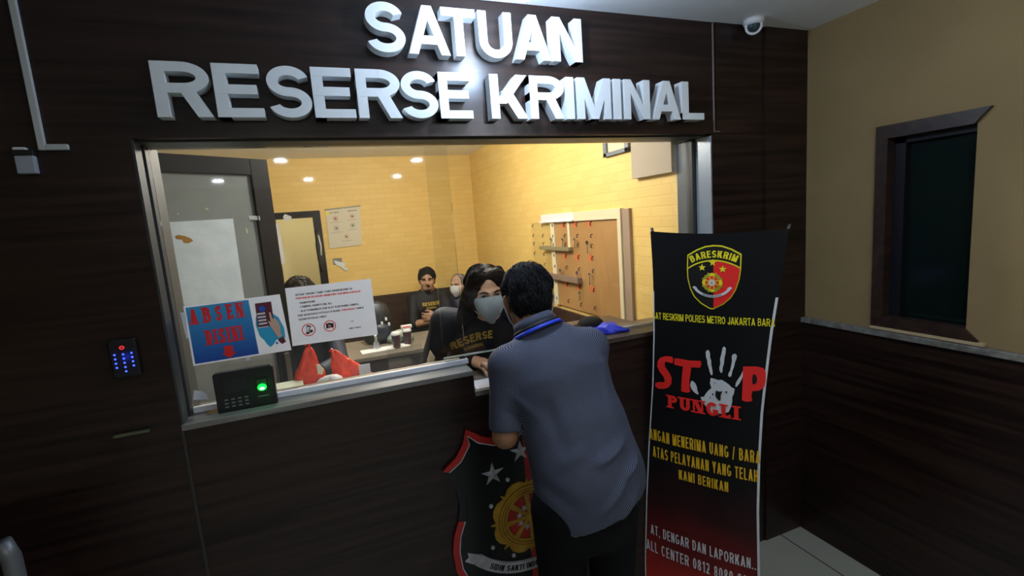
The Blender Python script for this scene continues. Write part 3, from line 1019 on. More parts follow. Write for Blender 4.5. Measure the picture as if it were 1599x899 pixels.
mf = quad_map(c, 0.325, 0.385)
t = thing('rules_board', 'cream board with five round prohibition symbols on the yellow brick wall', 'sign', (0.2, BY, 1.76))
inv = lambda o, root: under(o, root)
mb = MB()
mb.prism([(0, 0), (0.325, 0), (0.325, 0.385), (0, 0.385)], -0.010, mf)
A.into(mb, mf, 1)
inv(mb.build('panel', [PB] + A.mats), t)
inv(MB().prism([(-0.008, 0.380), (0.33, 0.380), (0.33, 0.395), (-0.008, 0.395)], -0.012, mf).build('edge_strip', mat('grey_edge', (0.25, 0.24, 0.2), 0.5)), t)
inv(MB().prism([(0.004, 0.330), (0.030, 0.335), (0.028, 0.365), (0.006, 0.370)], 0.002, mf).build('sticker', ink('bright_yellow', (0.85, 0.72, 0.02))), t)
t = thing('wall_switch', 'small grey plate with torn white tape on the brick wall below the rules board', 'wall plate', (0.10, BY, 1.40))
MB().box(-0.045, 0.040, -0.012, -0.0005, -0.01, 0.055).build('plate', mat('dull_grey_plate', (0.20, 0.21, 0.18), 0.5), t, bevel=0.003)
MB().prism([(-0.035, 0.035), (-0.02, 0.030), (0.03, 0.012), (0.075, 0.0), (0.060, -0.040), (0.100, -0.075), (0.055, -0.080), (0.030, -0.045), (-0.020, -0.010), (-0.030, 0.010)], 0.001, lambda u, v, k: (u, -0.0125 - k, v)).build('torn_tape', TAPE, t)
# papers stuck on the frame of the back doorway
o = MB().prism([(dx0 + 0.0, 1.45), (dx0 + 0.045, 1.45), (dx0 + 0.035, 1.845), (dx0 - 0.01, 1.845)], 0.001, lambda u, v, k: (u, BY - 0.031 - k, v)).build('doorway_paper', PAPER)
tag(o, 'narrow white paper strip hanging on the left frame of the back doorway', 'paper')
o = MB().prism([(-0.335, 1.86), (-0.285, 1.865), (-0.27, 1.90), (-0.33, 1.93), (-0.35, 1.9)], 0.001, lambda u, v, k: (u, BY - 0.031 - k, v)).build('tape_scrap', TAPE)
tag(o, 'pale tape scrap on top of the back doorway frame', 'tape')
t = thing('jacket', 'dark jacket hanging on the right jamb of the back doorway', 'jacket', (-0.052, BY - 0.035, 1.7))
MB().lathe([(0.012, -0.35), (0.035, -0.25), (0.038, -0.10), (0.028, 0.0), (0.012, 0.05)], n=14, M=Matrix.Diagonal((1, 0.7, 1))).build('jacket_body', mat('dark_jacket', (0.03, 0.035, 0.04), 0.5), t, loc=(0, -0.032, 0))
MB().tube([(0.0, -0.062, 0.0), (0.012, -0.064, -0.1), (0.004, -0.062, -0.2)], 0.006, 0, 8).build('reflective_strip', WHITEP, t)

# picture frame high on the right office wall
t = thing('picture_frame', 'small dark picture frame high on the right office wall', 'picture', (OX1, 0.705, 2.11))
mb = MB()
a, b, z0, z1 = -0.125, 0.125, -0.085, 0.10
mb.box(-0.022, -0.0005, a, b, z0, z0 + 0.022).box(-0.022, -0.0005, a, b, z1 - 0.022, z1).box(-0.022, -0.0005, a, a + 0.035, z0, z1).box(-0.022, -0.0005, b - 0.035, b, z0, z1)
mb.build('frame', mat('steel_blue_frame', (0.12, 0.14, 0.17), 0.4), t, bevel=0.002)
MB().box(-0.010, -0.0005, a + 0.03, b - 0.03, z0 + 0.02, z1 - 0.02).build('picture', mat('cream_picture', (0.60, 0.52, 0.36), 0.5), t)

# key board of clear acrylic on the right office wall
t = thing('key_board', 'brown key board with white frame and hooks on the right office wall', 'key board', (OX1, 1.2, 1.39))
MB().box(-0.014, -0.0005, 0.385, 0.78, -0.34, 0.28).build('clear_panel', ACRYLQ, t)
MB().box(-0.014, -0.0005, -0.49, 0.385, -0.34, 0.30).build('backing', noisy('brown_key_backing', (0.36, 0.19, 0.07), (0.43, 0.24, 0.09), (3, 3, 3), rough=0.4), t)
IV = mat('ivory_frame', (0.72, 0.64, 0.42), 0.5)
MB().box(-0.028, -0.0005, -0.505, 0.10, 0.275, 0.335).build('frame_top', IV, t, bevel=0.002)
MB().box(-0.030, -0.0005, -0.530, -0.495, -0.36, 0.335).build('frame_side', IV, t, bevel=0.002)
MB().box(-0.020, -0.0005, -0.600, -0.530, -0.36, 0.330).build('frame_return', mat('mauve_grey', (0.34, 0.24, 0.17), 0.6), t, bevel=0.002)
MB().box(-0.030, -0.0005, 0.02, 0.535, 0.285, 0.335).box(-0.040, -0.0005, 0.02, 0.56, 0.275, 0.287).build('slide_rail', WHITEP, t, bevel=0.002)
MB().box(-0.024, -0.0005, 0.335, 0.395, -0.34, 0.28).build('divider', IV, t, bevel=0.002)
MB().box(-0.020, -0.0005, 0.105, 0.135, 0.09, 0.275).build('divider', IV, t, bevel=0.002)
SHM = mat('olive_shelf', (0.22, 0.19, 0.10), 0.5)
MB().box(-0.05, -0.0005, 0.075, 0.56, 0.072, 0.098).build('shelf', SHM, t, bevel=0.002)
MB().box(-0.05, -0.0005, -0.03, 0.45, -0.145, -0.105).build('shelf', mat('mauve_shelf', (0.22, 0.15, 0.11), 0.5), t, bevel=0.002)
DARKHK = mat('dark_hook', (0.05, 0.045, 0.05), 0.35, 0.6)
ORT = mat('red_orange_tag', (0.72, 0.13, 0.04), 0.5)
rows = [0.255, 0.177, 0.113, 0.034, -0.048, -0.170, -0.290]
for ri, z in enumerate(rows):
    for ci in range(6):
        y = 0.715 - 0.181 * ci
        MB().tube([(-0.014, y, z + 0.010), (-0.026, y, z + 0.007), (-0.028, y, z - 0.006), (-0.022, y, z - 0.012)], 0.0032, 0, 8).build('hook', DARKHK, t)
        if ri in (0, 3, 5) and ci > 1:
            MB().prism([(y + 0.014, z - 0.022), (y + 0.050, z - 0.022), (y + 0.050, z + 0.018), (y + 0.014, z + 0.018)], 0.002, lambda u, v, k: (-0.0142 - k, u, v)).build('tag', ORT, t)
CM = mat('key_metal', (0.30, 0.29, 0.26), 0.3, 0.8)
CMB = mat('key_blue', (0.08, 0.09, 0.22), 0.4)
for i, (y, z, L_, m, lab) in enumerate(((1.575, 1.560, 0.06, CM, 'small key on the second hook row beside the ivory divider'), (1.385, 1.560, 0.075, CM, 'flat key lying sideways in the middle of the second hook row'),
                                      (1.21, 1.560, 0.08, CM, 'dark key bunch on the second hook row right of the thin divider'), (1.045, 1.545, 0.10, DARKHK, 'black car key hanging at the right of the second hook row'),
                                      (1.45, 1.335, 0.05, CMB, 'blue headed key hanging above the lower shelf'), (1.20, 1.338, 0.06, CMB, 'blue key bunch at the right end of the lower shelf'),
                                      (1.035, 1.338, 0.09, CM, 'long flat key at the right of the fifth hook row'), (1.18, 1.20, 0.07, CM, 'silver key bunch low on the key board'))):
    kt = thing('key', lab, 'key', (OX1 - 0.036, y, z), group=None)
    MB().lathe([(0.013, -0.002), (0.013, 0.002), (0.005, 0.002), (0.005, -0.002)], (0, 0, -0.020), 0, 14, Matrix.Rotation(PI / 2, 3, 'Y'), cap=False).build('bow', m, kt)
    MB().box(-0.0015, 0.0015, -0.004, 0.004, -0.032 - L_ * 0.6, -0.030).box(-0.0015, 0.0015, 0.004, 0.008, -0.030 - L_ * 0.6, -0.030 - L_ * 0.45).build('blade', CM, kt)

# ---- worktop behind the glass and what stands on it
wt = thing('worktop', 'worn beige worktop behind the glass carrying the red bags', 'worktop', (0.3, 0.4, 0))
WZ = 1.10
MB().box(-0.52, 0.130, -0.195, 0.0, WZ - 0.03, WZ).build('top', noisy('beige_worktop', (0.30, 0.25, 0.19), (0.44, 0.38, 0.29), (6, 6, 6), rough=0.35), wt, bevel=0.002)
for (x, y) in ((-0.49, -0.16), (-0.49, -0.03), (0.10, -0.03), (0.10, -0.16)):
    MB().box(x - 0.02, x + 0.02, y - 0.02, y + 0.02, 0, WZ - 0.03).build('leg', WOODV, wt)

REDBAG = noisy('red_plastic_bag', (0.72, 0.035, 0.014), (0.90, 0.060, 0.022), (30, 30, 30), rough=0.25, bump=0.9, bscale=(38, 38, 22), spec=0.6)


def bag(name, loc, prof, lean, label, seed, sq=(1, 0.6)):
    rnd = random.Random(seed)
    n = 22
    ph = [rnd.uniform(0, 6.28) for _ in range(6)]
    vs, fs = [], []
    for i, (r, z) in enumerate(prof):
        for j in range(n):
            a = 2 * PI * j / n
            k = 1 + 0.16 * math.sin(3 * a + ph[0] + 5 * z) + 0.12 * math.sin(5 * a + ph[1] - 9 * z * 5) + 0.10 * math.sin(8 * a + ph[2] + i)
            zz = z + (0.006 * math.sin(4 * a + ph[3]) if 0 < i < len(prof) - 1 else 0)
            vs.append((r * k * math.cos(a) * sq[0] + lean[0] * z, r * k * math.sin(a) * sq[1] + lean[1] * z, zz))
    for i in range(len(prof) - 1):
        for j in range(n):
            fs.append((i * n + j, i * n + (j + 1) % n, (i + 1) * n + (j + 1) % n, (i + 1) * n + j))
    fs.append(tuple(reversed(range(n))))
    fs.append(tuple((len(prof) - 1) * n + j for j in range(n)))
    t = thing('plastic_bag', label, 'bag', loc)
    MB().add(vs, fs, 0, True).build('bag_body', REDBAG, t)
    return t


t = bag('plastic_bag', (-0.130, 0.335, WZ), [(0.045, 0), (0.058, 0.012), (0.055, 0.04), (0.050, 0.07), (0.038, 0.10), (0.026, 0.135), (0.017, 0.158), (0.008, 0.172)], (0.12, 0), 'red plastic bag with a tall pointed top, left of the white packet', 3)
MB().tube([(0.018, 0.0, 0.165), (0.028, 0.0, 0.185), (0.020, -0.006, 0.198), (0.010, 0.0, 0.180)], 0.005, 0, 8).build('knot', REDBAG, t)
MB().prism([(0.045, 0.070), (0.060, 0.064), (0.066, 0.080), (0.058, 0.102), (0.042, 0.110)], 0.003, lambda u, v, k: (u, -0.035 - k, v)).build('sticker', mat('pale_sticker', (0.75, 0.76, 0.62), 0.5), t)
t = bag('plastic_bag', (0.045, 0.34, WZ), [(0.075, 0), (0.085, 0.012), (0.075, 0.035), (0.055, 0.06), (0.040, 0.09), (0.026, 0.115), (0.014, 0.135), (0.007, 0.145)], (-0.45, 0), 'red plastic bag slumped to the right of the white packet', 8)
MB().tube([(-0.060, 0.0, 0.138), (-0.072, 0, 0.148), (-0.080, 0, 0.140)], 0.005, 0, 8).build('knot', REDBAG, t)
o = bag('x', (-0.040, 0.265, WZ), [(0.046, 0), (0.054, 0.012), (0.052, 0.036), (0.036, 0.058), (0.014, 0.066)], (0, 0), 'crumpled white plastic packet between the two red bags', 5)
o.name = 'plastic_packet'
o.children[0].name = 'packet_body'
o.children[0].data.materials[0] = mat('white_plastic_film', (0.80, 0.80, 0.82), 0.22)
o = MB().box(-0.022, 0.022, -0.0015, 0.0015, 0, 0.075, M=Matrix.Rotation(-0.15, 4, 'X')).build('place_card', PAPER, loc=(0.088, 0.300, WZ))
tag(o, 'small white card standing against the right red bag', 'card')
o = MB().box(-0.075, 0.075, -0.05, 0.05, 0, 0.055).build('paper_ream', mat('pale_green_paper', (0.55, 0.60, 0.48), 0.6), bevel=0.002, loc=(-0.235 + 0.02, 0.27, WZ))
o.rotation_euler.z = 0.05
tag(o, 'pale green paper block lying just right of the black fingerprint terminal', 'paper block')
o = MB().prism([(-0.05, -0.03), (0.06, -0.035), (0.065, 0.03), (-0.045, 0.035)], 0.004, lambda u, v, k: (u, v, k)).build('brown_folder', mat('orange_brown_folder', (0.50, 0.19, 0.05), 0.5), loc=(0.225, 0.355, WZ))
tag(o, 'orange brown folder lying on the worktop behind the glass', 'folder')
t = thing('acrylic_holder', 'clear acrylic holder standing behind the red bags', 'holder', (0.265, 0.375, WZ))
MB().box(-0.075, 0.075, -0.002, 0.002, 0, 0.085).build('front', ACRYL, t)
MB().box(-0.075, 0.075, 0.028, 0.032, 0, 0.10).build('back', ACRYL, t)
MB().box(-0.075, 0.075, 0.002, 0.028, 0, 0.004).build('base', ACRYL, t)
o = MB().prism([(-0.018, 0), (0.004, 0.002), (0.020, 0.045), (0.002, 0.080), (-0.016, 0.038)], 0.002, lambda u, v, k: (u, -k, v)).build('folded_card', mat('manila_card', (0.72, 0.58, 0.38), 0.6), loc=(0.362, 0.335, WZ))
o.rotation_euler.x = -0.12
tag(o, 'folded manila card standing on the worktop left of the black pouch', 'card')
t = thing('pouch', 'dark zip pouch lying on the worktop in front of the woman', 'pouch', (0.352, 0.30, WZ), 0.12)
MB().lathe([(0.002, -0.055), (0.016, -0.050), (0.020, -0.02), (0.021, 0.02), (0.016, 0.050), (0.002, 0.055)], (0, 0, 0.019), 0, 16, Matrix.Rotation(PI / 2, 3, 'Y') @ Matrix.Diagonal((0.9, 1.5, 1))).build('pouch_body', mat('black_pouch', (0.015, 0.018, 0.022), 0.4), t)
MB().tube([(-0.045, -0.018, 0.034), (0.045, -0.018, 0.034)], 0.002, 0, 6).build('zip', GREYP, t)

# ---- second desk in the middle of the office
dk = thing('office_desk', 'grey office desk in the middle of the room with papers and cups', 'desk', (0.32, 2.12, 0))
DKZ = 0.80
MB().box(-0.62, 0.62, -0.24, 0.36, DKZ - 0.03, DKZ).build('desk_top', noisy('grey_desk_top', (0.16, 0.14, 0.115), (0.22, 0.195, 0.16), (5, 5, 5), rough=0.35), dk, bevel=0.004)
MB().box(-0.60, 0.60, -0.22, -0.20, 0.25, DKZ - 0.03).build('shade_panel', mat('under_desk_shade', (0.035, 0.025, 0.035), 0.5), dk)  # dark sheet standing in for the shade below the desk top
for (x, y) in ((-0.58, -0.20), (0.58, -0.20), (-0.58, 0.32), (0.58, 0.32)):
    MB().box(x - 0.025, x + 0.025, y - 0.025, y + 0.025, 0, DKZ - 0.03).build('leg', BLACKF, dk)
o = MB().prism([(-0.19, -0.10), (0.17, -0.07), (0.16, 0.04), (-0.20, 0.02)], 0.004, lambda u, v, k: (u, v, k)).build('paper_sheet', mat('bright_paper', (0.86, 0.86, 0.84), 0.6), loc=(0.35, 2.09, DKZ))
tag(o, 'long white sheet of paper on the grey desk beside the dark cups', 'paper')


def cup(x, y, label, lid):
    t = thing('drink_cup', label, 'cup', (x, y, DKZ))
    MB().lathe([(0.026, 0.0), (0.028, 0.004), (0.034, 0.095), (0.035, 0.10)], n=20).build('cup_body', mat('dark_drink', (0.05, 0.018, 0.03), 0.2), t)
    MB().lathe([(0.037, 0.10), (0.038, 0.108), (0.034, 0.122), (0.030, 0.126), (0.001, 0.127)], n=20).build('lid', WHITEP, t)
    if lid:
        MB().box(-0.042, 0.042, -0.02, 0.02, 0.1285, 0.152).build('snack_pack', WHITEP, t, bevel=0.003)
        MB().box(-0.030, 0.030, -0.0208, -0.020, 0.137, 0.144).build('red_band', RED, t)


cup(0.42, 2.03, 'dark iced drink cup with white lid on the edge of the white sheet', False)
cup(0.515, 2.10, 'dark drink cup with a small white and red pack on its lid', True)
t = thing('water_glass', 'clear glass of water on the white sheet', 'glass', (0.275, 2.09, DKZ + 0.004))
MB().lathe([(0.026, 0.0), (0.028, 0.004), (0.033, 0.105), (0.030, 0.105), (0.026, 0.008), (0.001, 0.006)], n=20, cap=False).build('glass_body', ACRYL, t)
t = thing('backpack', 'black backpack with pale buckles standing on the grey desk behind the notice', 'bag', (0.315, 2.30, DKZ))
MB().lathe([(0.09, 0.0), (0.115, 0.03), (0.12, 0.14), (0.11, 0.24), (0.085, 0.31), (0.03, 0.34), (0.002, 0.342)], n=20, M=Matrix.Diagonal((1.0, 0.6, 1))).build('bag_body', mat('black_nylon', (0.014, 0.018, 0.024), 0.45), t)
MB().lathe([(0.06, 0.0), (0.075, 0.02), (0.075, 0.10), (0.05, 0.13), (0.002, 0.135)], (0.02, -0.055, 0.03), n=18, M=Matrix.Diagonal((1, 0.5, 1))).build('front_pocket', mat('dark_blue_nylon', (0.018, 0.025, 0.045), 0.45), t)
for (x, z) in ((0.065, 0.20), (0.085, 0.155), (0.03, 0.17)):
    MB().box(x - 0.008, x + 0.008, -0.085, -0.066, z - 0.012, z + 0.012).build('buckle', WHITEP, t, bevel=0.002)
t = bag('x', (0.475, 2.22, DKZ), [(0.05, 0), (0.075, 0.012), (0.07, 0.05), (0.05, 0.085), (0.015, 0.10)], (0, 0), 'crumpled pale green plastic bag on the grey desk', 12, (1.2, 0.7))
t.children[0].data.materials[0] = mat('pale_green_plastic', (0.26, 0.34, 0.29), 0.35)
MB().box(-0.03, 0.035, -0.06, -0.056, 0.055, 0.075).build('label', mat('pale_sticker', (0.75, 0.76, 0.62), 0.5), t)

# ---- on the counter ledges
t = thing('blue_cloth', 'bright blue folded cloth on the right counter ledge', 'cloth', (1.09, 0.125, 1.189), -0.08)
vs, fs = [], []
rnd = random.Random(4)
nx, ny = 16, 10
BLUECL = noisy('bright_blue_cloth', (0.010, 0.018, 0.36), (0.02, 0.035, 0.52), (30, 30, 30), rough=0.6)
for j in range(ny + 1):
    for i in range(nx + 1):
        u, v = i / nx, j / ny
        e = min(u, 1 - u, v, 1 - v)
        z = 0.004 + (0.030 * min(1, e * 5)) * (0.65 + 0.35 * math.sin(7 * u + 3 * v)) + 0.006 * math.sin(19 * u + 4 * v) * min(1, e * 6)
        vs.append(((u - 0.5) * 0.19 + 0.006 * math.sin(9 * v), (v - 0.5) * 0.13, max(0.001, z)))
for j in range(ny):
    for i in range(nx):
        a = j * (nx + 1) + i
        fs.append((a, a + 1, a + nx + 2, a + nx + 1))
ob = MB().add(vs, fs, 0, True).build('cloth_fold', BLUECL, t)
ob.modifiers.new('solid', 'SOLIDIFY').thickness = 0.003
MB().tube([(0.02, -0.068, 0.020), (0.06, -0.072, 0.012), (0.095, -0.055, 0.006)], 0.004, 0, 8, sq=(1.5, 0.6)).build('strap', BLUECL, t)
t = thing('black_cap', 'black cap lying behind the bright blue cloth on the right ledge', 'cap', (1.105, 0.255, 1.190))
MB().lathe([(0.060, 0.0), (0.062, 0.008), (0.056, 0.022), (0.044, 0.033), (0.025, 0.040), (0.002, 0.042)], n=24).build('crown', mat('black_cap_cloth', (0.005, 0.005, 0.007), 0.8, spec=0.15), t)
MB().prism(ellipse(-0.045, -0.015, 0.055, 0.045), 0.006, lambda u, v, k: (u, v, 0.004 + k)).build('brim', mat('black_cap_cloth', (0.005, 0.005, 0.007), 0.8, spec=0.15), t)
o = MB().prism([(-0.06, -0.05), (0.045, -0.055), (0.05, 0.045), (-0.055, 0.05)], 0.0015, lambda u, v, k: (u, v, k)).build('form_sheet', PAPER, loc=(0.525, 0.07, GZ))
tag(o, 'white form sheet on the low counter gap beside the bending man', 'paper')

# ---- chair frame at the far left edge
t = thing('waiting_bench', 'chrome tube end of a waiting bench at the far left edge', 'bench', (-0.93, -0.36, 0))
CH2 = mat('grey_tube', (0.17, 0.18, 0.19), 0.35, 0.3)
MB().tube([(0.182, 0.06, 0.0), (0.182, 0.06, 0.55), (0.182, 0.06, 1.03), (0.174, 0.055, 1.072)], 0.018, 0, 12).build('post', CH2, t)
MB().tube([(-0.5, 0.06, 1.03), (0.182, 0.06, 1.040)], 0.013, 0, 10).build('top_rail', CHROME, t)
MB().box(-0.5, 0.14, -0.38, 0.02, 0.42, 0.45).build('seat', mat('dark_seat', (0.01, 0.01, 0.011), 0.5), t, bevel=0.01)
MB().box(-0.5, 0.12, 0.03, 0.05, 0.55, 0.95).build('backrest', mat('dark_seat', (0.01, 0.01, 0.011), 0.5), t, bevel=0.008)
MB().tube([(0.14, -0.34, 0.0), (0.14, -0.34, 0.43)], 0.016, 0, 10).build('leg', CH2, t)
MB().tube([(-0.48, -0.34, 0.0), (-0.48, -0.34, 0.43)], 0.016, 0, 10).build('leg', CH2, t)
MB().tube([(-0.48, 0.03, 0.0), (-0.48, 0.03, 1.02)], 0.016, 0, 10).build('leg', CH2, t)

# ================================================================== SHIELD EMBLEM ON THE COUNTER FRONT
em = thing('wall_emblem', 'large shield emblem with red border, stars and golden wheel on the counter front', 'emblem', (0.62, 0, 0.54))
half = [(0.62, 0.915), (0.575, 0.890), (0.508, 0.890), (0.455, 0.912), (0.399, 0.952), (0.385, 0.900), (0.352, 0.850), (0.300, 0.812), (0.322, 0.775), (0.343, 0.725), (0.352, 0.660), (0.340, 0.600), (0.318, 0.545), (0.308, 0.480), (0.315, 0.400), (0.350, 0.315), (0.420, 0.235), (0.510, 0.170), (0.62, 0.115)]


def inset(P, d):
    out = []
    for i, p in enumerate(P):
        a = Vector(P[i - 1]) if i else Vector((1.24 - P[1][0], P[1][1]))
        b = Vector(P[i + 1]) if i < len(P) - 1 else Vector((1.24 - P[-2][0], P[-2][1]))
        t = (b - a).normalized()
        nrm = Vector((t.y, -t.x)) * -1
        if nrm.dot(Vector((0.62, 0.54)) - Vector(p)) < 0:
            nrm = -nrm
        q = Vector(p) + nrm * d
        if p[0] == 0.62:
            q.x = 0.62
        out.append((q.x, q.y))
    return out


def both(P):
    return P + [(1.24 - x, z) for x, z in reversed(P[1:-1])]


em_map = lambda u, v, k: (u - 0.62, -0.001 - k, v - 0.54)
EMR = noisy('emblem_red', (0.42, 0.016, 0.012), (0.55, 0.022, 0.018), (8, 8, 8), rough=0.35)
EMB = mat('emblem_black', (0.006, 0.006, 0.008), 0.3)
EMG = noisy('emblem_gold', (0.42, 0.23, 0.012), (0.60, 0.36, 0.03), (14, 14, 14), rough=0.4)
EMD = mat('emblem_dark_gold', (0.14, 0.075, 0.008), 0.5)
EMS = noisy('emblem_silver', (0.42, 0.43, 0.47), (0.62, 0.63, 0.68), (20, 20, 20), rough=0.35)
def band(name, k0, k1, d0, d1, h, m):
    """strip of the border between two insets, along part of the outline, on both sides"""
    a, b = inset(half, d0), inset(half, d1)
    for s_ in (0, 1):
        mb = MB()
        for k in range(k0, k1):
            P = [a[k], a[k + 1], b[k + 1], b[k]]
            if s_:
                P = [(1.24 - x, z) for x, z in P]
            mb.prism(P, h, em_map)
        mb.build(name, m, em)


MB().prism(both(half), 0.012, em_map).build('shield_panel', EMB, em)
for (k0, k1) in ((0, 7), (11, 18)):
    band('border', k0, k1, 0.0, 0.024, 0.016, EMR)
    band('white_line', k0, k1, 0.024, 0.028, 0.0165, EMS)
ins = inset(half, 0.030)
MB().prism(both(ins), 0.015, em_map).build('field', EMB, em)
rh = [(1.24 - x, z) for x, z in ins]
MB().prism(rh, 0.0165, em_map).build('red_field', EMR, em)
for (cx_, cz_, s) in ((0.488, 0.752, 0.048), (0.607, 0.815, 0.046), (0.752, 0.752, 0.048)):
    mb = MB()
    P = star(cx_, cz_, s, 0.36)
    vs = [em_map(u, v, 0.016) for u, v in P] + [em_map(cx_, cz_, 0.030)]
    fs = [(i, (i + 1) % 10, 10) for i in range(10)]
    mb.add(vs, fs, 0)
    mb.build('star', EMS, em)
WC = (0.622, 0.545)
mb = MB()
for k in range(8):
    a = PI / 8 + 2 * PI * k / 8
    d, e = Vector((math.cos(a), math.sin(a))), Vector((-math.sin(a), math.cos(a)))
    c = Vector(WC)
    P = [c + d * 0.095 - e * 0.045, c + d * 0.130 - e * 0.048, c + d * 0.150 - e * 0.026, c + d * 0.156, c + d * 0.150 + e * 0.026, c + d * 0.130 + e * 0.048, c + d * 0.095 + e * 0.045]
    mb.prism([(p.x, p.y) for p in P], 0.022, em_map)
    b = a + PI / 8
    d = Vector((math.cos(b), math.sin(b)))
    e = Vector((-d.y, d.x))
    P = [c + d * 0.11 - e * 0.014, c + d * 0.160, c + d * 0.11 + e * 0.014]
    mb.prism([(p.x, p.y) for p in P], 0.0215, em_map)
mb.build('petals', EMG, em)
MB().prism(ellipse(*WC, 0.128, n=48), 0.0235, em_map).build('wheel_back', EMD, em)
MB().prism(ellipse(*WC, 0.090, n=48), 0.0245, em_map).build('wheel_field', EMR, em)
mb = MB()
for rr, wd in ((0.122, 0.008), (0.111, 0.008), (0.099, 0.010)):
    for q in arc(*WC, rr, rr, 0, 360, wd, n=48):
        mb.prism(q, 0.027, em_map)
mb.build('wheel_rim', EMG, em)
mb = MB()
for k in range(8):
    a = math.radians(95 + 45 * k)
    d = Vector((math.cos(a), math.sin(a)))
    e = Vector((-d.y, d.x))
    c = Vector(WC)
    P = [c - e * 0.0065, c + d * 0.05 - e * 0.0075, c + d * 0.098 - e * 0.011, c + d * 0.098 + e * 0.011, c + d * 0.05 + e * 0.0075, c + e * 0.0065]
    mb.prism([(p.x, p.y) for p in P], 0.028, em_map)
mb.prism(ellipse(*WC, 0.016, n=20), 0.030, em_map)
mb.build('spokes', EMG, em)
mb = MB()
for k in range(8):
    a = math.radians(95 + 22.5 + 45 * k)
    c = Vector(WC) + Vector((math.cos(a), math.sin(a))) * 0.043
    mb.prism(star(c.x, c.y, 0.017, 0.45, 5, math.degrees(a)), 0.026, em_map)
mb.build('floral_inlay', EMS, em)
for (x, z) in ((0.470, 0.627), (0.463, 0.456), (0.545, 0.395), (0.545, 0.715), (0.695, 0.715), (0.770, 0.627), (0.775, 0.456)):
    MB().prism(ellipse(x, z, 0.0075, n=14), 0.022, em_map).build('white_dot', EMS, em)
mb = MB()
RC, RR = (0.62, 0.640), 0.305
for q in arc(*RC, RR, RR, 224, 316, 0.044, n=28):
    mb.prism(q, 0.024, em_map)
for s in (-1, 1):
    P = [(0.405, 0.430), (0.380, 0.418), (0.350, 0.440), (0.366, 0.450), (0.362, 0.470), (0.400, 0.452), (0.425, 0.440)]
    mb.prism([(0.62 + s * (x - 0.62), z - 0.004) for x, z in P], 0.020, em_map)
mb.build('ribbon', EMS, em)
mb = MB()
for q in arc_text('SIDIK SAKTI INDRA WASPADA', RC[0], RC[1], RR + 0.012, -PI / 2, 0.0235, .24, .74, .10, inner=True):
    mb.add([em_map(u, v, 0.0246) for u, v in q], [tuple(range(len(q)))])
mb.build('motto_lettering', BLK, em)

# ================================================================== BANNER ON ITS STAND
BO = Vector((1.2007, -0.0764, 0))
BU = Vector((0.50768, -0.86155, 0))
BN = Vector((-0.86155, -0.50768, 0))      # towards the viewer's side
bt = thing('banner_stand', 'tall black STOP PUNGLI banner on a cross stand beside the counter', 'banner', BO + BU * 0.2)
binv = bt.location
EL = [(0.0, 1.617), (0.005, 1.46), (0.005, 1.389), (0.001, 1.203), (-0.012, 0.983), (-0.038, 0.722), (-0.060, 0.449), (-0.078, 0.15), (-0.080, 0.02)]
ER_ = [(0.483, 1.604), (0.470, 1.50), (0.455, 1.40), (0.433, 1.241), (0.413, 1.05), (0.402, 0.927), (0.393, 0.75), (0.388, 0.542), (0.390, 0.28), (0.395, 0.02)]


def interp(E_, s, key=1):
    z0, z1 = E_[0][1], E_[-1][1]
    z = z0 + (z1 - z0) * s
    for (u0, a), (u1, b) in zip(E_, E_[1:]):
        if b <= z <= a + 1e-9:
            k = (a - z) / (a - b)
            return u0 + (u1 - u0) * k, z
    return E_[-1]


def bdepth(u, z):
    uc = (u - (0.17 + 0.04 * (z - 0.8))) / 0.24
    return -0.030 * max(0, abs(uc) - 0.35) ** 1.5


def bmap(u, z, k):
    p = BO + BU * u + BN * (bdepth(u, z) + k) - binv
    return (p.x, p.y, z)


def banner_cloth():
    m = mat('banner_print_black', (0.006, 0.006, 0.007), 0.45, spec=0.25)
    nt, N, L, b = nodes_of(m)
    tc = N.new('ShaderNodeTexCoord')
    sp = N.new('ShaderNodeSeparateXYZ')
    nz = N.new('ShaderNodeTexNoise')
    nz.inputs['Scale'].default_value = 4
    nz.inputs['Detail'].default_value = 5
    ad = N.new('ShaderNodeMath')
    ad.operation = 'MULTIPLY_ADD'
    ad.inputs[1].default_value = 0.35
    L.new(tc.outputs['Object'], nz.inputs['Vector'])
    L.new(tc.outputs['Object'], sp.inputs[0])
    L.new(nz.outputs['Fac'], ad.inputs[0])
    L.new(sp.outputs['Z'], ad.inputs[2])
    cr = N.new('ShaderNodeValToRGB')
    e = cr.color_ramp.elements
    e[0].position, e[0].color = 0.22, (0.55, 0.035, 0.022, 1)
    e[1].position, e[1].color = 0.82, (0.006, 0.006, 0.007, 1)
    x = e.new(0.42)
    x.color = (0.15, 0.010, 0.010, 1)
    x = e.new(0.62)
    x.color = (0.035, 0.007, 0.008, 1)
    L.new(ad.outputs[0], cr.inputs[0])
    L.new(cr.outputs[0], b.inputs['Base Color'])
    return m


nu, nv = 16, 40
vs, fs = [], []
for j in range(nv + 1):
    a, b = interp(EL, j / nv), interp(ER_, j / nv)
    for i in range(nu + 1):
        s = i / nu
        u, z = a[0] + (b[0] - a[0]) * s, a[1] + (b[1] - a[1]) * s
        if j == 0:
            z -= 0.012 * math.sin(PI * s)
        vs.append(bmap(u, z, 0))
for j in range(nv):
    for i in range(nu):
        k = j * (nu + 1) + i
        fs.append((k, k + nu + 1, k + nu + 2, k + 1))
A = Art(0.0012)
BW = ink('banner_white', (0.72, 0.74, 0.75), .5)
BR = ink('banner_red', (0.95, 0.025, 0.02), .5)
BY_ = ink('banner_yellow', (0.92, 0.78, 0.02), .5)
BG = ink('banner_gold', (0.86, 0.50, 0.015), .5)
BGR = ink('banner_gold_dark', (0.45, 0.38, 0.02), .5)
BK = ink('banner_black', (0.006, 0.006, 0.007), .5)
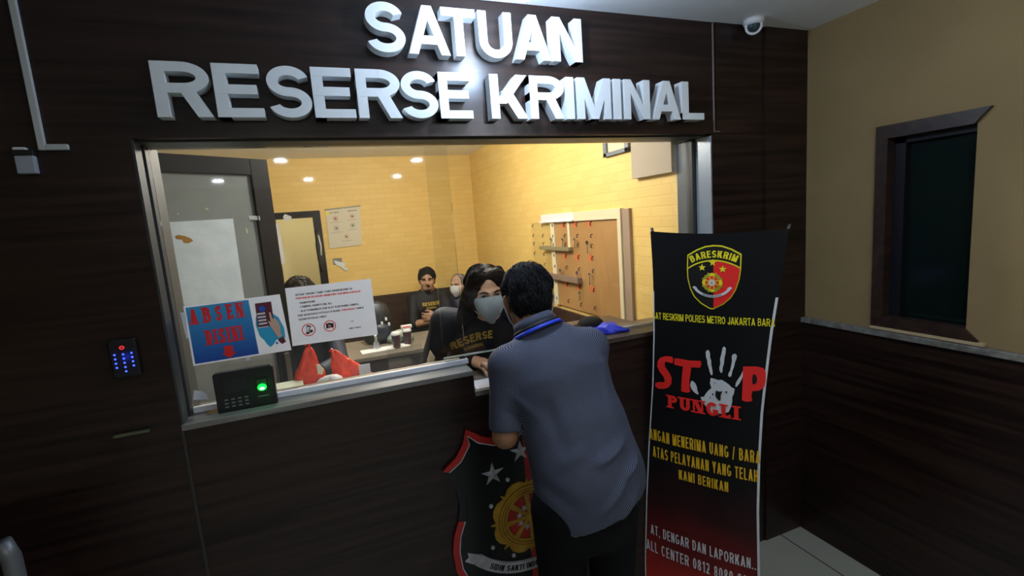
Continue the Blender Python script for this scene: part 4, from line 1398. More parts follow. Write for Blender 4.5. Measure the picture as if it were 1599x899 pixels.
# shield crest
cxm = 0.239
halfc = [(0.0, 1.557), (-0.030, 1.554), (-0.062, 1.542), (-0.096, 1.522), (-0.0965, 1.470), (-0.093, 1.430), (-0.082, 1.390), (-0.066, 1.360), (-0.040, 1.335), (-0.006, 1.316)]
sh = lambda P, s, c=(0, 1.44): [(c[0] + (x - c[0]) * s, c[1] + (z - c[1]) * s) for x, z in P]


def crest(P):
    L = [(cxm + x + (z - 1.44) * 0.05, z) for x, z in P]
    R = [(cxm - x * 0.985 + (z - 1.44) * 0.05, z) for x, z in reversed(P[1:])]
    return L + R


A.poly(crest(halfc), BY_, 1)
ih = sh(halfc, 0.955)
A.poly(crest(ih), BK, 2)
RH = [(cxm + (z - 1.44) * 0.05 + 0.001 - x * 0.985, z) for x, z in ih]
A.poly([p for p in RH if p[1] < 1.53] and ([(cxm + 0.003, 1.499)] + [(cxm + 0.034, 1.496), (cxm + 0.066, 1.485), (cxm + 0.0925, 1.470)] + [p for p in RH if p[1] < 1.469]), BR, 3)
A.polys(arc(cxm + 0.003, 1.340, 0.160, 0.160, 54.5, 125.5, 0.0050, n=20), BY_, 4)
A.polys(arc_text('BARESKRIM', cxm + 0.003, 1.340, 0.1705, PI / 2, 0.026, .22, .72, .10), BY_, 4)
for (u, z) in ((0.202, 1.474), (0.240, 1.492), (0.275, 1.468)):
    A.poly(star(u, z, 0.0145, 0.42), BY_, 5)
c = (0.237, 1.418)
for k in range(8):
    a = math.radians(90 + 45 * k)
    A.poly(ellipse(c[0] + 0.024 * math.cos(a), c[1] + 0.024 * math.sin(a), 0.0125, n=14), BGR if k % 2 else BY_, 5)
A.poly(star(c[0], c[1], 0.041, 0.72, 8, 22.5), BGR, 4)
A.poly(ellipse(*c, 0.024, n=24), BR, 6)
for k in range(8):
    a = math.radians(22.5 + 45 * k)
    A.poly([(c[0] + 0.024 * math.cos(a - .09), c[1] + 0.024 * math.sin(a - .09)), (c[0] + 0.024 * math.cos(a + .09), c[1] + 0.024 * math.sin(a + .09)), (c[0], c[1])], BY_, 7)
A.poly(star(c[0], c[1], 0.017, 0.5, 8), BW, 8)
A.poly(ellipse(*c, 0.004, n=12), BGR, 9)
A.polys(arc(0.236, 1.446, 0.080, 0.080, 222, 318, 0.009, n=20), BW, 6)
A.poly([(0.165, 1.399), (0.172, 1.392), (0.186, 1.388), (0.180, 1.400), (0.172, 1.404)], BW, 6)
A.poly([(0.307, 1.399), (0.300, 1.392), (0.286, 1.388), (0.292, 1.400), (0.300, 1.404)], BW, 6)
A.polys(arc_text('SIDIK SAKTI INDRA WASPADA', 0.236, 1.446, 0.0818, -PI / 2, 0.0042, .2, .8, .1, inner=True), DKI, 7)
A.polys(text_polys('SAT RESKRIM POLRES METRO JAKARTA BARA', -0.001, 1.262, 0.028, .17, .8, gap=.10, width=0.442), BY_, 2)
# STOP with the hand print
H = dict(
    f1=[(0.208, 1.148), (0.213, 1.156), (0.22, 1.156), (0.224, 1.145), (0.224, 1.127), (0.228, 1.116), (0.228, 1.1), (0.232, 1.076), (0.232, 1.061), (0.227, 1.058), (0.222, 1.07), (0.218, 1.088), (0.214, 1.101), (0.213, 1.116), (0.209, 1.129)],
    f2=[(0.27, 1.172), (0.275, 1.177), (0.281, 1.171), (0.28, 1.151), (0.276, 1.135), (0.274, 1.111), (0.269, 1.095), (0.268, 1.077), (0.263, 1.072), (0.258, 1.08), (0.257, 1.093), (0.261, 1.107), (0.26, 1.127), (0.265, 1.147)],
    f3=[(0.305, 1.15), (0.314, 1.153), (0.319, 1.145), (0.317, 1.134), (0.312, 1.12), (0.309, 1.104), (0.303, 1.086), (0.299, 1.065), (0.292, 1.06), (0.288, 1.066), (0.29, 1.077), (0.295, 1.085), (0.299, 1.107), (0.302, 1.125), (0.301, 1.141)],
    f4=[(0.338, 1.091), (0.341, 1.082), (0.335, 1.06), (0.327, 1.041), (0.317, 1.026), (0.312, 1.026), (0.314, 1.041), (0.323, 1.058), (0.331, 1.072)],
    th=[(0.15, 1.022), (0.157, 1.025), (0.167, 1.016), (0.173, 1.0), (0.174, 0.987), (0.179, 0.976), (0.173, 0.972), (0.163, 0.978), (0.152, 0.989), (0.146, 1.005)],
    palm=[(0.225, 1.047), (0.234, 1.047), (0.251, 1.043), (0.265, 1.046), (0.281, 1.037), (0.291, 1.03), (0.299, 1.021), (0.31, 1.017), (0.307, 0.998), (0.301, 0.983), (0.301, 0.965), (0.296, 0.942), (0.288, 0.922), (0.274, 0.915), (0.257, 0.909), (0.242, 0.913), (0.232, 0.906), (0.217, 0.908), (0.205, 0.929), (0.192, 0.945), (0.185, 0.963), (0.199, 0.968), (0.205, 0.98), (0.216, 0.996), (0.227, 1.007), (0.222, 1.024)])
for q in H.values():
    A.poly(q, BW, 2)
A.poly([(0.244, 1.001), (0.254, 0.998), (0.267, 1.001), (0.261, 0.985), (0.26, 0.965), (0.254, 0.961), (0.243, 0.973), (0.241, 0.986)], BK, 3)
for (u, z, r) in ((0.232, 0.983, 0.003), (0.222, 0.969, 0.002), (0.281, 1.000, 0.003), (0.240, 1.030, 0.002)):
    A.poly(ellipse(u, z, r, r * 1.4, 8), BK, 3)
A.poly([(0.077, 1.114), (0.082, 1.107), (0.08, 1.087), (0.065, 1.088), (0.049, 1.089), (0.045, 1.079), (0.048, 1.065), (0.064, 1.045), (0.074, 1.025), (0.072, 1.001), (0.062, 0.985), (0.043, 0.973), (0.016, 0.968), (0.001, 0.975), (0.003, 0.992), (0.02, 0.998), (0.039, 1.0), (0.044, 1.006), (0.04, 1.022), (0.021, 1.044), (0.012, 1.065), (0.016, 1.087), (0.028, 1.103), (0.052, 1.113)], BR, 3)
A.poly([(0.086, 1.105), (0.093, 1.11), (0.149, 1.107), (0.189, 1.111), (0.192, 1.098), (0.186, 1.083), (0.153, 1.08), (0.144, 1.022), (0.146, 0.979), (0.135, 0.973), (0.111, 0.975), (0.112, 1.007), (0.12, 1.079), (0.086, 1.082)], BR, 3)
A.poly([(0.339, 1.107), (0.385, 1.112), (0.406, 1.107), (0.413, 1.091), (0.412, 1.059), (0.408, 1.037), (0.392, 1.021), (0.369, 1.016), (0.366, 0.995), (0.369, 0.978), (0.35, 0.972), (0.334, 0.976), (0.337, 1.038)], BR, 3)
A.poly([(0.372, 1.082), (0.381, 1.08), (0.385, 1.067), (0.383, 1.05), (0.371, 1.041), (0.369, 1.061)], BK, 4)
A.polys(text_polys('PUNGLI', 0.056, 0.897, 0.054, .26, .80, gap=.12, width=0.271, slab=True), BR, 5)
A.polys(text_polys('ANGAN MENERIMA UANG / BARA', -0.034, 0.735, 0.049, .155, .50, gap=.12, width=0.428), BG, 2)
A.polys(text_polys('ATAS PELAYANAN YANG TELAH', -0.021, 0.659, 0.048, .155, .50, gap=.12, width=0.407), BG, 2)
A.polys(text_polys('KAMI BERIKAN', 0.091, 0.592, 0.042, .155, .50, gap=.12, width=0.192), BG, 2)
A.polys(text_polys('AT, DENGAR DAN LAPORKAN...', -0.044, 0.290, 0.046, .14, .52, gap=.14, width=0.430), BW, 2)
A.polys(text_polys('ALL CENTER 0812 8080 9000', -0.068, 0.206, 0.049, .14, .54, gap=.15, width=0.452), BW, 2)
mb = MB()
mb.add(vs, fs, 0, True)
A.into(mb, bmap, 1)
sheet = mb.build('banner_sheet', [banner_cloth()] + A.mats, bt)
for E_, w0, w1 in ((EL, -0.001, 0.0045), (ER_, -0.0075, 0.001)):
    mb = MB()
    for j in range(6, nv):
        (ua, za), (ub, zb) = interp(E_, j / nv), interp(E_, (j + 1) / nv)
        mb.add([bmap(ua + w0, za, 0.0022), bmap(ua + w1, za, 0.0022), bmap(ub + w1, zb, 0.0022), bmap(ub + w0, zb, 0.0022)], [(0, 1, 2, 3)])
    mb.build('white_hem', BW, sheet)
POLE = mat('black_pole', (0.015, 0.015, 0.017), 0.35)
mid = (0.19, 0.72)
for (u, z) in ((0.004, 1.630), (0.484, 1.618), (-0.082, 0.02), (0.398, 0.02)):
    mb = MB()
    a, b = Vector(bmap(u, z, -0.004)), Vector(bmap(mid[0], mid[1], -0.07))
    m_ = (a + b) / 2 + Vector(BN) * -0.03
    mb.tube([a, a * 0.9 + m_ * 0.1, m_, b], 0.0055, 0, 8)
    mb.build('pole', POLE, bt)
mb = MB()
mb.tube([bmap(mid[0], mid[1], -0.065), bmap(mid[0], mid[1], -0.10)], 0.022, 0, 14)
mb.build('hub', POLE, bt)
mb = MB()
mb.tube([bmap(mid[0], mid[1], -0.09), bmap(mid[0], 0.35, -0.20), bmap(mid[0], 0.012, -0.30)], 0.006, 0, 8)
mb.build('rear_leg', POLE, bt)

# ================================================================== PEOPLE
def V3(p):
    return np.array(p, dtype=np.float64)


def smin(a, b, k):
    h = np.clip(0.5 + 0.5 * (b - a) / k, 0, 1)
    return b + (a - b) * h - k * h * (1 - h)


class Body:
    """smooth union of tapered limbs and ellipsoids, meshed as one continuous surface"""

    def __init__(self):
        self.ops = []

    def cap(self, a, b, ra, rb, k=0.02, flat=None, sub=False, cut=None):
        self.ops.append(('cap', V3(a), V3(b), ra, rb, k, flat, sub, cut))
        return self

    def ell(self, c, r, k=0.02, R=None, sub=False, cut=None):
        self.ops.append(('ell', V3(c), V3(r), None if R is None else np.array(R), None, k, None, sub, cut))
        return self

    def chain(self, pts, rs, k=0.01, flat=None):
        for i in range(len(pts) - 1):
            self.cap(pts[i], pts[i + 1], rs[i], rs[i + 1], k, flat)
        return self

    def bounds(self):
        lo, hi = np.full(3, 1e9), np.full(3, -1e9)
        for o in self.ops:
            if o[7]:
                continue
            if o[0] == 'cap':
                r = max(o[3], o[4]) * (max(1, 1 / o[6][1]) if o[6] is not None else 1)
                lo = np.minimum(lo, np.minimum(o[1], o[2]) - r)
                hi = np.maximum(hi, np.maximum(o[1], o[2]) + r)
            else:
                r = o[2].max()
                lo, hi = np.minimum(lo, o[1] - r), np.maximum(hi, o[1] + r)
        return lo - 0.03, hi + 0.03

    def f(self, P):
        D = None
        for o in self.ops:
            if o[0] == 'cap':
                _, a, b, ra, rb, k, flat, sub, cut = o
                ba = b - a
                q = P - a
                h = np.clip((q @ ba) / max(ba @ ba, 1e-9), 0, 1)
                e = q - h[:, None] * ba
                if flat is not None:
                    n, s = V3(flat[0]), flat[1]
                    n = n / np.linalg.norm(n)
                    e = e + (e @ n)[:, None] * n * (s - 1)
                d = np.sqrt((e * e).sum(1)) - (ra + (rb - ra) * h)
            else:
                _, c, r, R, _, k, _, sub, cut = o
                q = P - c
                if R is not None:
                    q = q @ R        # columns of R are the local axes
                k0 = np.sqrt(((q / r) ** 2).sum(1))
                k1 = np.sqrt(((q / (r * r)) ** 2).sum(1)) + 1e-9
                d = k0 * (k0 - 1) / k1
            if cut is not None:
                d = np.maximum(d, (P - V3(cut[0])) @ V3(cut[1]))
            if D is None:
                D = d
            elif sub:
                D = -smin(-D, d, k)
            else:
                D = smin(D, d, k)
        return D

    def mesh(self, res, warp=None, clips=()):
        lo, hi = self.bounds()
        n = np.ceil((hi - lo) / res).astype(int) + 1
        # coarse pass
        cs = 4
        nc = np.ceil(n / cs).astype(int) + 1
        g = np.stack(np.meshgrid(*[lo[i] + np.arange(nc[i]) * res * cs for i in range(3)], indexing='ij'), -1).reshape(-1, 3)
        Fc = self.f(g).reshape(nc)
        far = res * cs * 1.9 + (0.03 if warp else 0.0)
        full = np.repeat(np.repeat(np.repeat(Fc, cs, 0), cs, 1), cs, 2)[:n[0], :n[1], :n[2]]
        act = np.abs(Fc) < far + res * cs
        actf = np.repeat(np.repeat(np.repeat(act, cs, 0), cs, 1), cs, 2)[:n[0], :n[1], :n[2]]
        idx = np.argwhere(actf)
        P = lo + idx * res
        d = self.f(P)
        if warp:
            d = d + warp(P)
        for (c, nn) in clips:
            d = np.maximum(d, (P - V3(c)) @ V3(nn))
        F = full.copy()
        F[~actf] = np.where(full[~actf] < 0, -1.0, 1.0)
        F[idx[:, 0], idx[:, 1], idx[:, 2]] = d
        if len(clips):
            idn = np.argwhere(~actf & (F < 0))
            if len(idn):
                Pn = lo + idn * res
                dn = np.full(len(idn), -1.0)
                for (c, nn) in clips:
                    dn = np.maximum(dn, (Pn - V3(c)) @ V3(nn))
                F[idn[:, 0], idn[:, 1], idn[:, 2]] = dn
        return surface_nets(F, lo, res)


def surface_nets(F, lo, res):
    S = F < 0
    nx, ny, nz = F.shape
    c = [S[i:nx - 1 + i, j:ny - 1 + j, k:nz - 1 + k] for i in (0, 1) for j in (0, 1) for k in (0, 1)]
    cnt = sum(x.astype(np.int8) for x in c)
    cells = np.argwhere((cnt > 0) & (cnt < 8))
    ids = -np.ones((nx - 1, ny - 1, nz - 1), dtype=np.int64)
    ids[cells[:, 0], cells[:, 1], cells[:, 2]] = np.arange(len(cells))
    off = np.array([(i, j, k) for i in (0, 1) for j in (0, 1) for k in (0, 1)])
    vals = np.stack([F[cells[:, 0] + o[0], cells[:, 1] + o[1], cells[:, 2] + o[2]] for o in off], 1)
    acc, num = np.zeros((len(cells), 3)), np.zeros(len(cells))
    for a in range(8):
        for b in range(a + 1, 8):
            if np.abs(off[a] - off[b]).sum() == 1:
                va, vb = vals[:, a], vals[:, b]
                m = (va < 0) != (vb < 0)
                t = np.where(m, va / np.where(m, va - vb, 1), 0)
                p = off[a] + t[:, None] * (off[b] - off[a])
                acc[m] += p[m]
                num[m] += 1
    Vv = lo + (cells + acc / num[:, None]) * res
    quads = []
    for ax in range(3):
        u, v = (ax + 1) % 3, (ax + 2) % 3
        s0 = [slice(None)] * 3
        s1 = [slice(None)] * 3
        s0[ax], s1[ax] = slice(0, -1), slice(1, None)
        A_, B_ = S[tuple(s0)], S[tuple(s1)]
        e = np.argwhere(A_ != B_)
        ok = (e[:, u] > 0) & (e[:, v] > 0) & (e[:, u] < F.shape[u] - 1) & (e[:, v] < F.shape[v] - 1)
        e = e[ok]
        fl = A_[e[:, 0], e[:, 1], e[:, 2]]
        q = []
        for (du, dv) in ((-1, -1), (0, -1), (0, 0), (-1, 0)):
            x = e.copy()
            x[:, u] += du
            x[:, v] += dv
            q.append(ids[x[:, 0], x[:, 1], x[:, 2]])
        q = np.stack(q, 1)
        q[~fl] = q[~fl][:, ::-1]
        quads.append(q)
    return Vv, np.concatenate(quads)


def relax(Vv, Q, it=2, lam=0.5):
    n = len(Vv)
    E_ = np.concatenate([Q[:, [0, 1]], Q[:, [1, 2]], Q[:, [2, 3]], Q[:, [3, 0]]])
    E_ = np.concatenate([E_, E_[:, ::-1]])
    deg = np.bincount(E_[:, 0], minlength=n)[:, None]
    for _ in range(it):
        acc = np.stack([np.bincount(E_[:, 0], weights=Vv[E_[:, 1], i], minlength=n) for i in range(3)], 1)
        Vv = Vv + lam * (acc / np.maximum(deg, 1) - Vv)
    return Vv


def body_obj(name, body, res, m, parent, it=2, warp=None, clips=(), uvf=None):
    Vv, Q = body.mesh(res, warp, clips)
    Vv = relax(Vv, Q, it)
    org = V3(parent.location) if parent else np.zeros(3)
    me = bpy.data.meshes.new(name)
    me.from_pydata((Vv - org).tolist(), [], Q.tolist())
    me.materials.append(m)
    me.polygons.foreach_set('use_smooth', [True] * len(me.polygons))
    if uvf is not None:
        uv = uvf(Vv)
        l = me.uv_layers.new(name='UVMap')
        li = np.empty(len(me.loops), dtype=np.int32)
        me.loops.foreach_get('vertex_index', li)
        l.data.foreach_set('uv', uv[li].astype(np.float32).ravel())
    me.update()
    o = bpy.data.objects.new(name, me)
    link(o, parent)
    return o, Vv, Q


def unit(v):
    v = V3(v)
    return v / np.linalg.norm(v)


def frame(fwd, up):
    f = unit(fwd)
    r = unit(np.cross(f, up))
    u = np.cross(r, f)
    return np.stack([r, f, u], 1)      # columns: right, forward, up


def skin_mat(name, c1, c2):
    m = noisy(name, c1, c2, (22, 22, 22), rough=0.5, spec=0.4)
    m.node_tree.nodes['Principled BSDF'].inputs['Subsurface Weight'].default_value = 0.08
    m.node_tree.nodes['Principled BSDF'].inputs['Subsurface Radius'].default_value = (0.01, 0.004, 0.002)
    return m


def hair_mat(name, c1, c2, sc=(60, 60, 60)):
    return noisy(name, c1, c2, sc, rough=0.6, spec=0.25)


def add_head(B, c, R, s=1.0, female=False, beard=False):
    """skull, jaw, face and ears in one surface"""
    P = lambda x, y, z: V3(c) + R @ (V3((x, y, z)) * s)
    E = lambda x, y, z, rx, ry, rz, k=0.012, sub=False: B.ell(P(x, y, z), V3((rx, ry, rz)) * s, k, R, sub)
    E(0, -0.010, 0.030, 0.074, 0.094, 0.086)
    E(0, 0.020, -0.020, 0.066, 0.072, 0.080, 0.02)
    E(0, 0.042, -0.070, 0.044 if female else 0.050, 0.046, 0.042, 0.025)
    E(0, 0.070, -0.092, 0.018, 0.018, 0.016, 0.02)
    for sx in (-1, 1):
        E(sx * 0.032, 0.083, 0.006, 0.018, 0.016, 0.012, 0.012, True)
        E(sx * 0.040, 0.066, -0.024, 0.022, 0.022, 0.022, 0.02)
        B.cap(P(sx * 0.014, 0.093, 0.024), P(sx * 0.048, 0.080, 0.024), 0.009 * s, 0.008 * s, 0.012)
        E(sx * 0.074, -0.008, -0.008, 0.010, 0.020, 0.032, 0.008)
        E(sx * 0.082, -0.018, 0.004, 0.007, 0.014, 0.022, 0.006)
        E(sx * 0.083, -0.006, -0.004, 0.006, 0.008, 0.014, 0.004, True)
    B.cap(P(0, 0.090, 0.014), P(0, 0.108, -0.024), 0.008 * s, 0.012 * s, 0.010)
    for sx in (-1, 1):
        E(sx * 0.012, 0.099, -0.028, 0.009, 0.010, 0.008, 0.006)
    B.cap(P(-0.018, 0.087, -0.057), P(0.018, 0.087, -0.057), 0.006 * s, 0.006 * s, 0.008)
    B.cap(P(-0.014, 0.086, -0.067), P(0.014, 0.086, -0.067), 0.007 * s, 0.007 * s, 0.006)
    return P


def add_hand(B, wrist, d, palm_n, side, s=1.0, curl=0.5, spread=0.12):
    """palm, four bent fingers of unequal length and a thumb that leaves the side of the palm; side=+1: thumb along palm_n x d"""
    w, d, n = V3(wrist), unit(d), unit(palm_n)
    n = unit(n - d * (n @ d))
    t = np.cross(n, d) * side            # thumb side
    k0 = w + d * 0.085 * s
    B.cap(w, w + d * 0.03 * s, 0.024 * s, 0.030 * s, 0.012, (n, 1.5))
    for j in range(4):
        o = (0.030 - 0.020 * j) * s
        B.cap(w + d * 0.02 * s + t * o * 0.6, k0 + t * o, 0.015 * s, 0.0105 * s, 0.012)
    for j, L in enumerate((0.072, 0.080, 0.074, 0.058)):
        o = (0.030 - 0.020 * j) * s
        base = k0 + t * o
        dd = unit(d + t * (spread * (1.5 - j) * 0.5))
        p = [base]
        ang = 0
        for seg, fr in enumerate((0.44, 0.31, 0.25)):
            ang += curl * (0.55 if seg == 0 else 0.8)
            p.append(p[-1] + (dd * math.cos(ang) + n * math.sin(ang)) * L * fr * s)
        B.chain(p, [0.0098 * s, 0.0090 * s, 0.0082 * s, 0.0068 * s], 0.004)
    b0 = w + d * 0.022 * s + t * 0.026 * s
    b1 = b0 + unit(d * 0.75 + t * 0.65 + n * 0.25) * 0.042 * s
    b2 = b1 + unit(d * 0.95 + t * 0.18 + n * 0.25) * 0.030 * s
    b3 = b2 + unit(d * 1.0 - t * 0.05 + n * 0.35) * 0.024 * s
    B.chain([b0, b1, b2, b3], [0.016 * s, 0.0115 * s, 0.0102 * s, 0.0080 * s], 0.008)


def face_details(parent, c, R, s, hairm, mask=False, glass=False):
    P = lambda x, y, z: tuple(V3(c) + R @ (V3((x, y, z)) * s) - V3(parent.location))
    Rm = Matrix([list(r) for r in R])
    WE = mat('eye_white', (0.72, 0.70, 0.67), 0.3)
    IR = mat('dark_iris', (0.02, 0.012, 0.008), 0.2)
    for sx in (-1, 1):
        mb = MB()
        prof = [(0.0002, -0.0115 * s)] + [(0.0115 * s * math.sin(PI * k / 8), -0.0115 * s * math.cos(PI * k / 8)) for k in range(1, 8)] + [(0.0002, 0.0115 * s)]
        q = Rm @ Matrix.Rotation(-PI / 2, 3, 'X').to_3x3()
        mb.lathe(prof, P(sx * 0.032, 0.0735, 0.004), 0, 14, q @ Matrix.Diagonal((1.15, 0.62, 1)), cap=False)
        e = mb.build('eye', WE, parent)
        mb = MB()
        mb.lathe([(0.0058 * s, -0.001), (0.0054 * s, 0.0012 * s), (0.0003, 0.0022 * s)], P(sx * 0.032, 0.0735 + 0.0106, 0.004), 0, 14, q)
        mb.build('iris', IR, e)
        mb = MB()
        mb.tube([P(sx * 0.013, 0.100, 0.022), P(sx * 0.030, 0.0985, 0.029), P(sx * 0.050, 0.086, 0.024)], [0.0035 * s, 0.0042 * s, 0.002 * s], 0, 8)
        mb.build('eyebrow', hairm, parent)
        mb = MB()
        mb.tube([P(sx * 0.019, 0.0835, 0.005), P(sx * 0.032, 0.0865, 0.0105), P(sx * 0.046, 0.0795, 0.005)], [0.0012 * s, 0.0018 * s, 0.0012 * s], 0, 6)
        mb.build('eyelash', IR, parent)


def hair_obj(parent, Vv, Q, m, flow, n, length, rad, lift, seg=4, seed=1, name='hair', skip=None):
    """hair: a scalp-hugging core covered by individual tapering locks that follow the flow"""
    rs = np.random.RandomState(seed)
    bv = BVHTree.FromPolygons([Vector(p) for p in Vv], [tuple(int(i) for i in q) for q in Q])
    mb = MB()
    org = Vector(parent.location)
    mb.add([tuple(Vector(p) - org) for p in Vv], [tuple(int(i) for i in q) for q in Q], 0, True)
    pick = rs.randint(0, len(Q), n)
    for f in pick:
        p = Vector(Vv[Q[f]].mean(0))
        q, nn, _, _ = bv.find_nearest(p)
        if nn is None:
            continue
        if skip and skip(np.array(q)):
            continue
        jit = Vector(rs.normal(size=3) * 0.22)
        L = length * rs.uniform(0.6, 1.15)
        lf = lift * rs.uniform(0.3, 1.3)
        pts, rr = [q - nn * 0.002], [rad * 0.8]
        cur = q
        for k in range(1, seg + 1):
            v = Vector(flow(np.array(cur))).normalized() + jit
            v = v - nn * v.dot(nn)
            if v.length < 1e-4:
                break
            cur = cur + v.normalized() * (L / seg)
            q2, n2, _, _ = bv.find_nearest(cur)
            if n2 is None:
                break
            nn = n2
            cur = q2
            s_ = k / seg
            pts.append(cur + nn * (lf * math.sin(PI * min(1, s_ * 0.75)) ** 1.0))
            rr.append(rad * (1.0 - 0.85 * s_ * s_))
        if len(pts) > 2:
            mb.tube([tuple(x - org) for x in pts], rr, 0, 4)
    me = bpy.data.meshes.new(name)
    me.from_pydata([tuple(p) for p in mb.v], [], mb.f)
    me.materials.append(m)
    me.polygons.foreach_set('use_smooth', [True] * len(me.polygons))
    me.update()
    return link(bpy.data.objects.new(name, me), parent)


def face_mask(parent, c, R, s, m, strap=None):
    """cup-shaped mask from the nose bridge to under the chin, pointed at the bottom"""
    P = lambda x, y, z: V3(c) + R @ (V3((x, y, z)) * s)
    vs, fs = [], []
    nu, nv = 18, 12
    for j in range(nv + 1):
        t = j / nv
        z = -0.004 - 0.122 * t
        hw = 0.070 - 0.002 * t - 0.042 * t * t
        yf = 0.104 + 0.024 * math.sin(PI * min(1, t * 1.05)) - 0.022 * t * t
        for i in range(nu + 1):
            a = (i / nu - 0.5) * 2
            x = hw * math.sin(a * PI / 2 * 0.95)
            y = yf - (0.070 + 0.010 * t) * (1 - math.cos(a * PI / 2 * 0.95))
            zz = z + 0.012 * (1 - t) * (1 - a * a) - 0.006 * a * a * (1 - t) + 0.018 * a * a * t * t
            vs.append(tuple(P(x, y, zz) - V3(parent.location)))
    for j in range(nv):
        for i in range(nu):
            a = j * (nu + 1) + i
            fs.append((a, a + nu + 1, a + nu + 2, a + 1))
    o = MB().add(vs, fs, 0, True).build('face_mask', m, parent)
    md = o.modifiers.new('solid', 'SOLIDIFY')
    md.thickness = 0.002
    return o


def project_text(parent, target_v, target_q, polys, origin, ux, uy, direction, m, name, lift=0.003):
    """lettering printed on cloth: each polygon vertex lands on the garment surface"""
    bv = BVHTree.FromPolygons([Vector(p) for p in target_v], [tuple(int(i) for i in q) for q in target_q])
    o, ux, uy, d = Vector(origin), Vector(ux), Vector(uy), Vector(direction).normalized()
    mb = MB()
    for q in polys:
        pts = []
        for u, v in q:
            p = o + ux * u + uy * v - d * 0.3
            hit = bv.ray_cast(p, d)
            pts.append((hit[0] - d * lift) if hit[0] is not None else (o + ux * u + uy * v))
        mb.add([tuple(Vector(p) - Vector(parent.location)) for p in pts], [tuple(range(len(pts)))])
    return mb.build(name, m, parent)


